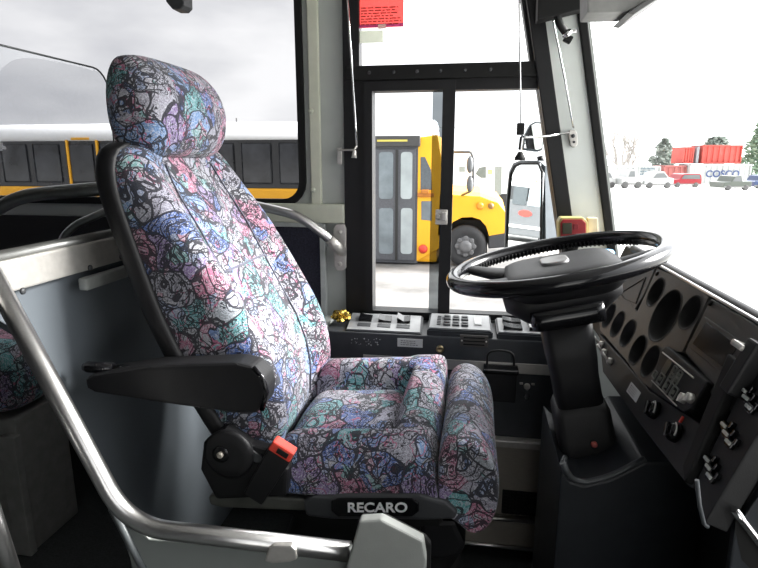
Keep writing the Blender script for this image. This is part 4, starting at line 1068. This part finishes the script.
for (x0_, x1_, ya, yb2, mm) in ((379, 393, 152, 199, dgl), (401, 412, 152, 199, dgl2), (379, 393, 208, 254, dgl), (401, 412, 208, 254, dgl2)):
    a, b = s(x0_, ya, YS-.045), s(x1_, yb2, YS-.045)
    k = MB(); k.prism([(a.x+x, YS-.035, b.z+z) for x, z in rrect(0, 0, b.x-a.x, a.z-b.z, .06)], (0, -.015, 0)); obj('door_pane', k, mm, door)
k = MB(); xm = s(397, 200).x; k.box((xm, YS-.05, (zdt+zsk)/2), (.05, .02, zdt-zsk-.1)); obj('door_seal', k, mat('seal_black', (.02, .02, .02), .6), door)
# driver bay side
k = MB(); a, b = s(417, 150), s(440, 262); k.prism([(a.x, YS, zsk), (b.x, YS, zsk+.3), (b.x+.1, YS, zbelt1), (b.x-.10, YS, zwt+.05), (a.x, YS, zwt)], (0, 2.3, 0), .02); obj('cowl_side', k, YEL, sb)
k = MB(); k.prism([s(px, py, YS-.01) for px, py in ((420.5, 190), (420.5, 157), (425, 157), (431, 170), (432, 190))], (0, .03, 0), .01); obj('quarter_window', k, mat('quarter_dark', (.10, .115, .13), .2), sb)
k = MB(); k.prism([s(px, py, YS-.01) for px, py in ((421, 220), (421, 201), (432, 201), (432, 221))], (0, .03, 0), .02); obj('lower_window', k, dgl, sb)
k = MB(); a, b = s(417.5, 193), s(434, 197); k.box(((a.x+b.x)/2, YS-.03, (a.z+b.z)/2), (b.x-a.x, .04, .08), .02); k.box((a.x+.15, YS-.05, a.z+.03), (.15, .1, .08), .02); obj('grab_bar', k, mat('amber_dark', (.45, .16, .02), .4), sb)
k = MB(); c = s(423, 249, YS-.02); k.lathe(c, (0, -1, 0), [(.09, 0), (.07, .03), (.02, .04)], 14); obj('side_lamp', k, RED, sb)
# hood and fender
hp = [(440, 194), (455, 195), (480, 196.5), (498, 203), (505, 212), (507, 232), (503, 236), (489, 236), (488, 232), (486, 226), (480, 219.5), (472, 217), (462, 217.5), (453, 222), (448, 230), (438, 236)]
lo_ = []
for y_, sh_ in ((YS, 0), (YS+.25, .06), (YS+1.2, .14), (YS+2.1, .06), (YS+2.35, 0)):
    lo_.append([(s(px, py).x, y_, s(px, py).z+(sh_ if py < 214 else 0)) for px, py in hp])
obj('hood', MB().loft(lo_, False), YEL, sb)
k = MB(); k.prism([s(px, py, YS-.03) for px, py in ((489, 236), (507, 233), (511, 236), (511, 247), (488, 249))], (0, 2.4, 0), .03); obj('front_bumper', k, mat('bumper_black', (.04, .04, .045), .5), sb)
k = MB(); c = s(480, 206, YS-.01); k.lathe(c, (0, -1, 0), [(.07, 0), (.07, .04), (.03, .05)], 12); obj('turn_signal', k, mat('amber2', (.75, .28, .02), .4), sb)
k = MB(); c = s(491, 206, YS-.01); k.lathe(c, (0, -1, 0), [(.06, 0), (.05, .06), (.02, .08)], 12); obj('hood_latch', k, mat('latch_brown', (.25, .14, .05), .5), sb)
TYRE = mat('tyre', (.030, .030, .032), .8); RIMM = mat('wheel_rim', (.13, .13, .135), .5)
c = s(465.5, 246, YS+.02); rw_ = c.z-ZG
def bus_wheel(cx, cy):
    k = MB(); k.box((cx, YS+.75, ZG+rw_+.15), (rw_*2.1, .9, rw_*1.6)); obj('wheel_well', k, mat('well_black', (.008, .008, .008), .8), sb)
    k = MB(); k.lathe((cx, cy-.05, ZG+rw_), (0, 1, 0), [(rw_*.55, 0), (rw_*.62, -.02), (rw_*.93, -.01), (rw_, .05), (rw_, .25), (rw_*.9, .28)], 36)
    w_ = obj('wheel', k, TYRE, sb)
    k = MB(); k.lathe((cx, cy-.05, ZG+rw_), (0, -1, 0), [(rw_*.58, -.02), (rw_*.56, .0), (rw_*.50, -.005), (rw_*.3, .02), (rw_*.28, .06), (rw_*.12, .07)], 24)
    for i in range(8): k.lathe((cx+rw_*.40*math.cos(i*PI/4), cy-.05, ZG+rw_+rw_*.40*math.sin(i*PI/4)), (0, -1, 0), [(.05, 0), (.05, .02), (.03, .03)], 8)
    obj('wheel_rim', k, RIMM, w_)
bus_wheel(c.x, YS+.02); bus_wheel(-11.5, YS+.02)
# crossover mirrors on their bent tube
k = MB(); k.tube(fillet([s(454, 152, YS-.1), s(471, 152, YS-.3), s(473.5, 158, YS-.35), s(473.5, 190, YS-.35), s(462, 195, YS)], .15), .025, 8); ma = obj('mirror_arm', k, mat('arm_grey', (.12, .12, .12), .5), sb)
for py in (164.5, 184):
    k = MB(); c = s(470, py, YS-.35); k.ico(c, .16, 2, (.42, .5, 1.0)); obj('mirror_head', k, mat('mirror_head', (.11, .115, .12), .4), ma)

# ---- white truck behind the school bus
yt = 21.0
def tr_(px, py): p = P(px, py, Y=yt); return V((p.x, yt, p.z))
zt_g = ZG
tk = thing('white_truck', 'white box truck with dark windows beyond the bus bonnet', 'truck', (tr_(480, 190).x, yt+1.2, zt_g))
a, b = tr_(448, 150), tr_(512, 195)
k = MB(); k.box(((a.x+b.x)/2-.3, yt+1.3, (a.z+ZG+.8)/2), (b.x-a.x+1.4, 2.4, a.z-ZG-.8), .05); obj('box_body', k, WHT, tk)
tg = mat('truck_glass', (.12, .14, .13), .3, var=.5, scale=2); tg2 = mat('truck_grey', (.22, .24, .22), .5)
for pts_, mm in ((((459, 166.5), (465, 166.5), (465, 172), (459, 172)), tg2), (((479, 168), (486, 166.5), (486, 178), (481, 178), (475.5, 174)), tg), (((495, 166.5), (502, 166.5), (501.5, 195), (494.5, 195)), tg2)):
    k = MB(); k.prism([V((tr_(*p).x, yt+.08, tr_(*p).z)) for p in pts_], (0, .04, 0)); obj('dark_window', k, mm, tk)
k = MB(); c = tr_(490, 172); k.box((c.x, yt+.08, c.z), (.16, .03, .16), .03); obj('yellow_lamp', k, mat('lamp_yellow', (.85, .7, .2), .5), tk)
k = MB(); a, b = tr_(473, 190), tr_(488, 190); k.box(((a.x+b.x)/2, yt+.07, a.z), (b.x-a.x, .05, .06)); obj('side_rail', k, tg2, tk)
for px in (440, 508):
    c = tr_(px, 200); k = MB(); k.lathe((c.x, yt+.1, ZG+.5), (0, 1, 0), [(.2, 0), (.48, .02), (.5, .1), (.5, .3)], 20); obj('wheel', k, TYRE, tk)
# overhead cable and far mast
k = MB(); k.tube([P(300, 127, Y=26), P(420, 127.3, Y=26), P(560, 129, Y=26)], .018, 6); 
cab = obj('overhead_cable', k, mat('cable_grey', (.3, .3, .3), .6)); tag(cab, 'thin overhead cable strung across the sky above the school bus', 'cable')
a = P(236.5, 118, Y=40); k = MB(); k.tube([(a.x, 40, gz(46)), (a.x, 40, a.z-2), a], .06, 8, rs=[.16, .10, .06]); tag(obj('mast', k, mat('mast_grey', (.15, .15, .15), .6)), 'thin dark mast far off beyond the school bus roof', 'mast')

# ---- exterior mirrors of this coach
ym = 2.25
mr_ = thing('door_mirror', 'tall black-framed exterior mirror below a smaller one outside the driver window', 'mirror', P(535, 246, Y=ym))
MN = V((-.856, -.517, .062)).normalized(); MC = P(526, 205, Y=ym)
def PM(px, py, off=0):
    d = FW + RT*((px-379)/FPX) + UP*((284-py)/FPX); c = MC-MN*off
    return CAM + d*((c-CAM).dot(MN)/d.dot(MN))
mo = [PM(*p, .01) for p in ((504, 250), (505.5, 205), (509, 172), (513, 163.5), (520, 160.5), (538, 160.5), (545, 166), (546, 250))]
k = MB(); k.prism(mo, -MN*.09, 0); obj('housing', k, mat('mirror_housing', (.10, .115, .13), .3), mr_)
mg = [PM(*p) for p in ((506.5, 249), (508, 205), (511, 174), (515, 166), (520.5, 163.5), (539, 163.5), (542.5, 172), (541, 249))]
MIR = mat('mirror_glass', (.86, .88, .88), .01, 1.0, var=.01)
k = MB(); k.prism(mg, -MN*.008); obj('mirror_glass', k, MIR, mr_, label='silvered mirror glass')
k = MB(); k.tube([p+MN*.002 for p in mg], .005, 8, closed=True); obj('mirror_bezel', k, BLK, mr_)
m2 = thing('wide_angle_mirror', 'small wide-angle exterior mirror above the tall mirror', 'mirror', P(533, 157, Y=ym))
so = [P(*p, Y=ym) for p in ((522, 150), (524, 136), (530, 124), (536, 121), (543, 122), (545, 130), (543, 150), (538, 152))]
k = MB(); k.prism(so, (0, .05, 0), .008); obj('housing', k, mat('mirror_housing', (.10, .115, .13), .3), m2)
cs = sum(so, V((0, 0, 0)))/len(so)
k = MB(); k.prism([cs+(p-cs)*.86+V((0, -.004, 0)) for p in so], (0, .008, 0)); obj('mirror_glass', k, MIR, m2)
k = MB(); k.tube([P(548, 140, Y=ym+.03), P(566, 150, Y=ym), P(580, 170, Y=2.1)], .012, 8); obj('mirror_arm', k, BLK, m2)
k = MB(); k.tube([P(540, 156, Y=ym+.03), P(541, 162, Y=ym+.03)], .012, 8); obj('arm', k, BLK, mr_)

# ---- coach parked behind, seen in the tall mirror
cf = V((.92, -.385, 0)).normalized(); cr2 = V((0, 0, 1)).cross(cf); c0 = V((-23.5, 12.0, ZG))
ch = thing('parked_coach', 'white-topped coach with red oval emblem, reflected in the tall exterior mirror', 'coach', c0)
RF = Matrix((cf, cr2, V((0, 0, 1)))).transposed()
def cc(f, r, z): return c0+cf*f+cr2*r+V((0, 0, z))
k = MB(); k.box(cc(-2, 0, 1.15), (4, 2.5, 1.7), .1, RF); obj('lower_body', k, mat('coach_grey', (.09, .095, .10), .4), ch)
k = MB(); k.box(cc(-2, 0, 2.85), (4, 2.4, .5), .15, RF); obj('roof', k, WHT, ch)
k = MB(); k.box(cc(-2, 0, 2.28), (3.9, 2.4, .75), .05, RF); obj('upper_body', k, mat('coach_dark', (.03, .032, .035), .4), ch)
for r_, m_ in ((-.36, mat('coach_glass', (.30, .36, .38), .15)), (.36, mat('coach_glass_dark', (.06, .07, .075), .15))):
    k = MB(); k.prism([cc(.0, r_+x, 2.28+z) for x, z in rrect(-.32, -.50, .32, .34, .06)], cf*.03); obj('windscreen_pane', k, m_, ch)
k = MB(); k.prism([cc(.0, .32*math.cos(a), 1.40+.15*math.sin(a)) for a in [2*PI*i/28 for i in range(28)]], cf*.03); obj('emblem', k, mat('emblem_red', (.50, .04, .03), .4), ch, label='red oval emblem')
k = MB(); k.box(cc(.02, 0, .75), (.1, 2.4, .14), .02, RF); obj('bumper', k, WHT, ch)
for r_ in (-.95, .95):
    k = MB(); w0 = cc(-.8, r_, .48); k.lathe(w0-cr2*.13, cr2, [(.3, 0), (.46, .02), (.48, .08), (.48, .2), (.4, .26)], 20); obj('wheel', k, TYRE, ch)
for r_ in (-.3, 0, .3):
    k = MB(); k.box(cc(.02, r_, 2.95), (.06, .10, .05), .01, RF); obj('marker_lamp', k, mat('amber', (.7, .35, .02), .4), ch)

# ---- yard beyond the windscreen: cars
def wash(c, k=.0): return tuple(x+(1-x)*k for x in c)
def car(name, label, px0, px1, pyb, pyt, body_col, d, kind='suv', glass_col=(.14, .15, .155), cat='car', facing=1):
    c0 = P((px0+px1)/2, pyb, Z=ZG)
    dirv = (c0-CAM); dist = V((dirv.x, dirv.y, 0)).length
    rgt = V((RT.x, RT.y, 0)).normalized(); back = V((-rgt.y, rgt.x, 0))
    depth = (c0-CAM).dot(FW)
    Lx = (px1-px0)/FPX*depth; H = (pyb-pyt)/FPX*depth; Wd = 1.7
    t = thing(name, label, cat, c0)
    def w3(u, v, w): return c0+rgt*u*Lx*facing+V((0, 0, v*H))+back*w
    if kind == 'suv': prof_ = [(-.5, .18), (-.5, .52), (-.46, .56), (-.27, .60), (-.16, .95), (-.10, 1.0), (.40, 1.0), (.47, .9), (.5, .55), (.5, .18)]; gp = [(-.21, .62), (-.13, .92), (.40, .92), (.45, .62)]
    elif kind == 'pickup': prof_ = [(-.5, .18), (-.5, .55), (-.25, .60), (-.15, .97), (.10, 1.0), (.16, .62), (.5, .62), (.5, .18)]; gp = [(-.20, .62), (-.12, .92), (.08, .92), (.12, .62)]
    else: prof_ = [(-.5, .2), (-.5, .5), (-.28, .6), (-.14, .95), (.15, 1.0), (.33, .65), (.5, .6), (.5, .2)]; gp = [(-.22, .62), (-.11, .90), (.14, .92), (.28, .64)]
    k = MB(); k.prism([w3(u, v, 0) for u, v in prof_], back*Wd, .04, 2); obj('body', k, mat('paint_%d_%d_%d' % tuple(int(c*99) for c in body_col), body_col, .35), t)
    k = MB(); k.prism([w3(u, v, -.015) for u, v in gp], back*.02); obj('side_glass', k, mat('yard_glass_%d' % int(glass_col[0]*99), glass_col, .2), t)
    k = MB(); k.prism([w3(u, v, -.02) for u, v in ((-.49, .19), (.49, .19), (.49, .28), (-.49, .28))], back*.02); obj('sill', k, mat('sill_grey', (.20, .20, .20), .6), t)
    for u in (-.31, .31):
        r = min(.30, H*.19); k = MB(); cc = w3(u, 0, -.03); k.lathe((cc.x, cc.y, ZG+r), back, [(r*.3, 0), (r*.6, 0), (r*.95, .01), (r, .05), (r, .22)], 18); obj('wheel', k, mat('yard_tyre', (.10, .10, .10), .8), t)
    return t
car('parked_sedan', 'white sedan at the left end of the far car row, beside the pillar', 598, 615, 188, 172, (.42, .43, .43), 0, 'sedan')
car('parked_pickup', 'white pickup between the white sedan and the white estate car', 621, 642, 188.5, 170, (.42, .43, .43), 0, 'pickup')
car('parked_estate', 'white estate car directly left of the red car', 644, 673, 188.5, 172, (.44, .45, .45), 0, 'sedan')
car('parked_red_car', 'red estate car in front of the stacked containers', 672, 701, 187.5, 174, (.30, .018, .028), 0, 'suv', facing=1)
car('parked_silver_pickup', 'silver-green pickup near the right edge of the yard', 723, 751, 190.5, 176, (.085, .10, .085), 0, 'pickup', facing=1)
car('parked_blue_car', 'blue car cut off by the right edge of the photo', 753.5, 782, 189, 175.5, (.03, .055, .14), 0, 'suv')
# containers
def fpt(px, py, D):
    d_ = FW+RT*((px-379)/FPX)+UP*((284-py)/FPX); return CAM+d_*(D/(d_.dot(V((FW.x, FW.y, 0)).normalized())))
def container(label, px0, px1, pyb, pyt, D, col, group=None, name='shipping_container', text=None):
    rgt = V((RT.x, RT.y, 0)).normalized(); back = V((-rgt.y, rgt.x, 0))
    def pt(px, py):
        d_ = FW+RT*((px-379)/FPX)+UP*((284-py)/FPX); tt = D/(d_.dot(V((FW.x, FW.y, 0)).normalized())); return CAM+d_*tt
    a, b = pt(px0, pyb), pt(px1, pyt); a2 = pt((px0+px1)/2, pyb)
    Lx = (V((b.x, b.y, 0))-V((a.x, a.y, 0))).dot(rgt); z0 = a2.z; z1 = pt((px0+px1)/2, pyt).z
    base = V((a.x, a.y, z0))
    t = thing(name, label, 'container', base+rgt*Lx/2, group)
    m_ = mat('box_paint_%d_%d_%d' % tuple(int(c*99) for c in col), col, .6, var=.08, scale=2)
    k = MB(); nrib = max(4, int(Lx/.55)); pts = []
    for i in range(nrib):
        for f, dd in ((.0, 0), (.45, 0), (.55, .09), (.95, .09)): pts.append(base+rgt*(Lx*(i+f)/nrib)+back*dd)
    pts.append(base+rgt*Lx); pts += [base+rgt*Lx+back*2.4, base+back*2.4]
    k.prism(pts, (0, 0, z1-z0)); obj('corrugated_shell', k, m_, t)
    k = MB()
    for zz_ in (z0+.07, z1-.07): k.box(base+rgt*Lx/2+V((0, 0, zz_-z0))-back*.02, (Lx, .1, .14), 0, Matrix((rgt, back, V((0, 0, 1)))).transposed())
    for u in (.06, Lx-.06): k.box(base+rgt*u+V((0, 0, (z1-z0)/2))-back*.02, (.12, .1, z1-z0), 0, Matrix((rgt, back, V((0, 0, 1)))).transposed())
    obj('rail_frame', k, m_, t)
    if text:
        for txt, tx, ty, wid, sz, cc in text:
            p = pt(tx, ty)-back*.12; wd = wid/FPX*D
            obj('lettering', text_mesh(txt, sz, (p, rgt, V((0, 0, 1))), .02, width=wd, bold=.022), mat('letter_%d_%d' % (int(cc[0]*99), int(cc[2]*99)), cc, .6), t)
    return t
CW, CR = (.46, .475, .47), (.50, .075, .058)
wc_ = container('white shipping container with faint blue print behind the white cars', 606, 661, 185, 166, 61, CW)
container('pinkish red shipping container on the ground behind the red car', 662, 687, 184, 165.5, 61.5, (.36, .11, .10))
container('long white container with blue lettering under the stacked red ones', 688, 752, 184.5, 164, 61, CW, text=[('COSCO', 722, 174.2, 33, 1.0, (.035, .06, .16))])
container('short red shipping container stacked at the left of the upper layer', 682, 694.5, 163.5, 147, 62, CR)
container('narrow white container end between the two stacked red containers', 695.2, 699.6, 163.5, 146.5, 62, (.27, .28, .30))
container('long red shipping container stacked at the right of the upper layer', 701, 743, 163.5, 145, 62, CR)
# faint print panel on the left white container
lr_ = V((RT.x, RT.y, 0)).normalized(); k = MB()
for px, py, w_, h_, n_, sd in ((631.5, 171.5, 1.0, .55, 2, 2), (648, 171.5, 1.7, .9, 3, 6)):
    lines_on(k, fpt(px, py, 60.85), lr_, (0, 0, 1), w_, h_, n_, margin=.02, th=.55, seed=sd)
obj('faded_print', k, mat('faded_blue_print', (.13, .17, .20), .7), wc_)
# trees
def tree(name, label, px, pyb, pyt, wpx, D, col, kind):
    a, b = fpt(px, pyb, D), fpt(px, pyt, D); H = b.z-a.z; wd = wpx/FPX*D/2
    gzv = gz(V((a.x, a.y-1, 0)).length) if D < 78 else gz(78)
    base = V((a.x, a.y, gzv)); H = b.z-gzv
    t = thing(name, label, 'tree', base); rnd = random.Random(int(px))
    bark = mat('bark_pale', (.40, .38, .36), .9)
    if kind == 'bare':
        k = MB()
        def br(p, d, l, r, lv):
            e = p+d*l; k.tube([p, (p+e)/2+V((rnd.uniform(-.04, .04)*l, 0, 0)), e], r, 6, rs=[r, r*.85, r*.65])
            if lv:
                for _ in range(3 if lv > 1 else 2):
                    d2 = (d+V((rnd.uniform(-.75, .75), rnd.uniform(-.3, .3), rnd.uniform(-.1, .4)))).normalized(); br(p+d*l*rnd.uniform(.55, 1), d2, l*rnd.uniform(.5, .72), r*.6, lv-1)
        for dx in (-.38, -.12, .15, .35): br(base, V((dx, 0, 1)).normalized(), H*.5, .19, 3)
        obj('branches', k, bark, t); return t
    k = MB(); k.tube([base, base+V((0, 0, H*.9))], .2, 8, rs=[.25, .05]); obj('trunk', k, bark, t)
    k = MB()
    for i in range(1700):
        f = rnd.random()
        if kind == 'conifer': h = .12+.88*f; R_ = wd*1.5*(1.04-h)**.8*(1+.2*math.sin(h*24))
        else: h = .45+.55*f; R_ = wd*math.sqrt(max(0, 1-((h-.7)/.32)**2))
        an = rnd.uniform(0, 2*PI); rr = R_*math.sqrt(rnd.random()); c_ = base+V((rr*math.cos(an), rr*math.sin(an), H*h))
        s_ = rnd.uniform(.2, .5); d1 = V((rnd.uniform(-1, 1), rnd.uniform(-1, 1), rnd.uniform(-.4, .4))).normalized(); d2 = d1.cross(V((rnd.random(), rnd.random(), 1))).normalized()
        k.add([c_-d1*s_, c_+d2*s_*.5, c_+d1*s_, c_-d2*s_*.5], [(0, 1, 2, 3)])
    obj('foliage', k, mat('leaf_%d' % int(col[1]*99), col, .8, var=.3, scale=3), t)
    return t
tree('bare_tree', 'leafless forked tree just right of the front pillar', 624, 178, 124, 20, 72, (.3, .3, .3), 'bare')
tree('conifer_tree', 'grey-green conifer left of the stacked red containers', 661, 178, 139, 27, 74, (.36, .40, .37), 'conifer')
tree('round_tree', 'dark rounded tree top showing above the long red container', 712, 178, 137, 24, 76, (.34, .38, .35), 'round')
tree('conifer_tree', 'tall green conifer at the right edge beside the red container', 757, 180, 116, 32, 66, (.26, .36, .27), 'conifer')

# ================================================================== LIGHT
SKY0, SKY1 = 2.15, 8.0
w = bpy.data.worlds.new('overcast'); scn.world = w; w.use_nodes = True
nt = w.node_tree; bg = nt.nodes['Background']
tc = nd(nt, 'ShaderNodeTexCoord'); mp = nd(nt, 'ShaderNodeMapping'); mp.inputs['Scale'].default_value = (1.0, 1.0, 2.6)
nt.links.new(tc.outputs['Generated'], mp.inputs['Vector'])
n1 = nd(nt, 'ShaderNodeTexNoise'); n1.inputs['Scale'].default_value = 2.3; n1.inputs['Detail'].default_value = 5; n1.inputs['Roughness'].default_value = .5
nt.links.new(mp.outputs[0], n1.inputs['Vector'])
cr = nd(nt, 'ShaderNodeValToRGB'); cr.color_ramp.elements[0].position = .36; cr.color_ramp.elements[1].position = .60
cr.color_ramp.elements[0].color = (.60, .61, .64, 1); cr.color_ramp.elements[1].color = (1, 1, 1, 1)
nt.links.new(n1.outputs['Fac'], cr.inputs['Fac'])
nt.links.new(cr.outputs['Color'], bg.inputs['Color'])
# the cloud is brightest where the sun stands behind it, ahead of the coach
dt = nd(nt, 'ShaderNodeVectorMath', operation='DOT_PRODUCT'); nt.links.new(tc.outputs['Generated'], dt.inputs[0]); dt.inputs[1].default_value = V((.74, .38, .55)).normalized()
mr = nd(nt, 'ShaderNodeMapRange', interpolation_type='SMOOTHSTEP'); nt.links.new(dt.outputs['Value'], mr.inputs[0])
mr.inputs[1].default_value = .30; mr.inputs[2].default_value = 1.0; mr.inputs[3].default_value = SKY0; mr.inputs[4].default_value = SKY1
nt.links.new(mr.outputs[0], bg.inputs['Strength'])
sl_d = bpy.data.lights.new('veiled_sun', 'SUN'); sl_d.energy = 20.0; sl_d.angle = math.radians(28); sl_d.color = (1, .98, .95)
so_ = bpy.data.objects.new('veiled_sun', sl_d); COL.objects.link(so_); so_.location = (30, 8, 25)
so_.rotation_euler = V((.84, .24, .48)).to_track_quat('Z', 'Y').to_euler()
scn.view_settings.view_transform = 'Standard'
scn.view_settings.look = 'None'
scn.view_settings.exposure = 0.0
scn.cycles.use_denoising = True
scn.cycles.max_bounces = 10
scn.cycles.diffuse_bounces = 5
scn.cycles.transparent_max_bounces = 16
scn.cycles.sample_clamp_indirect = 6
scn.cycles.caustics_reflective = False
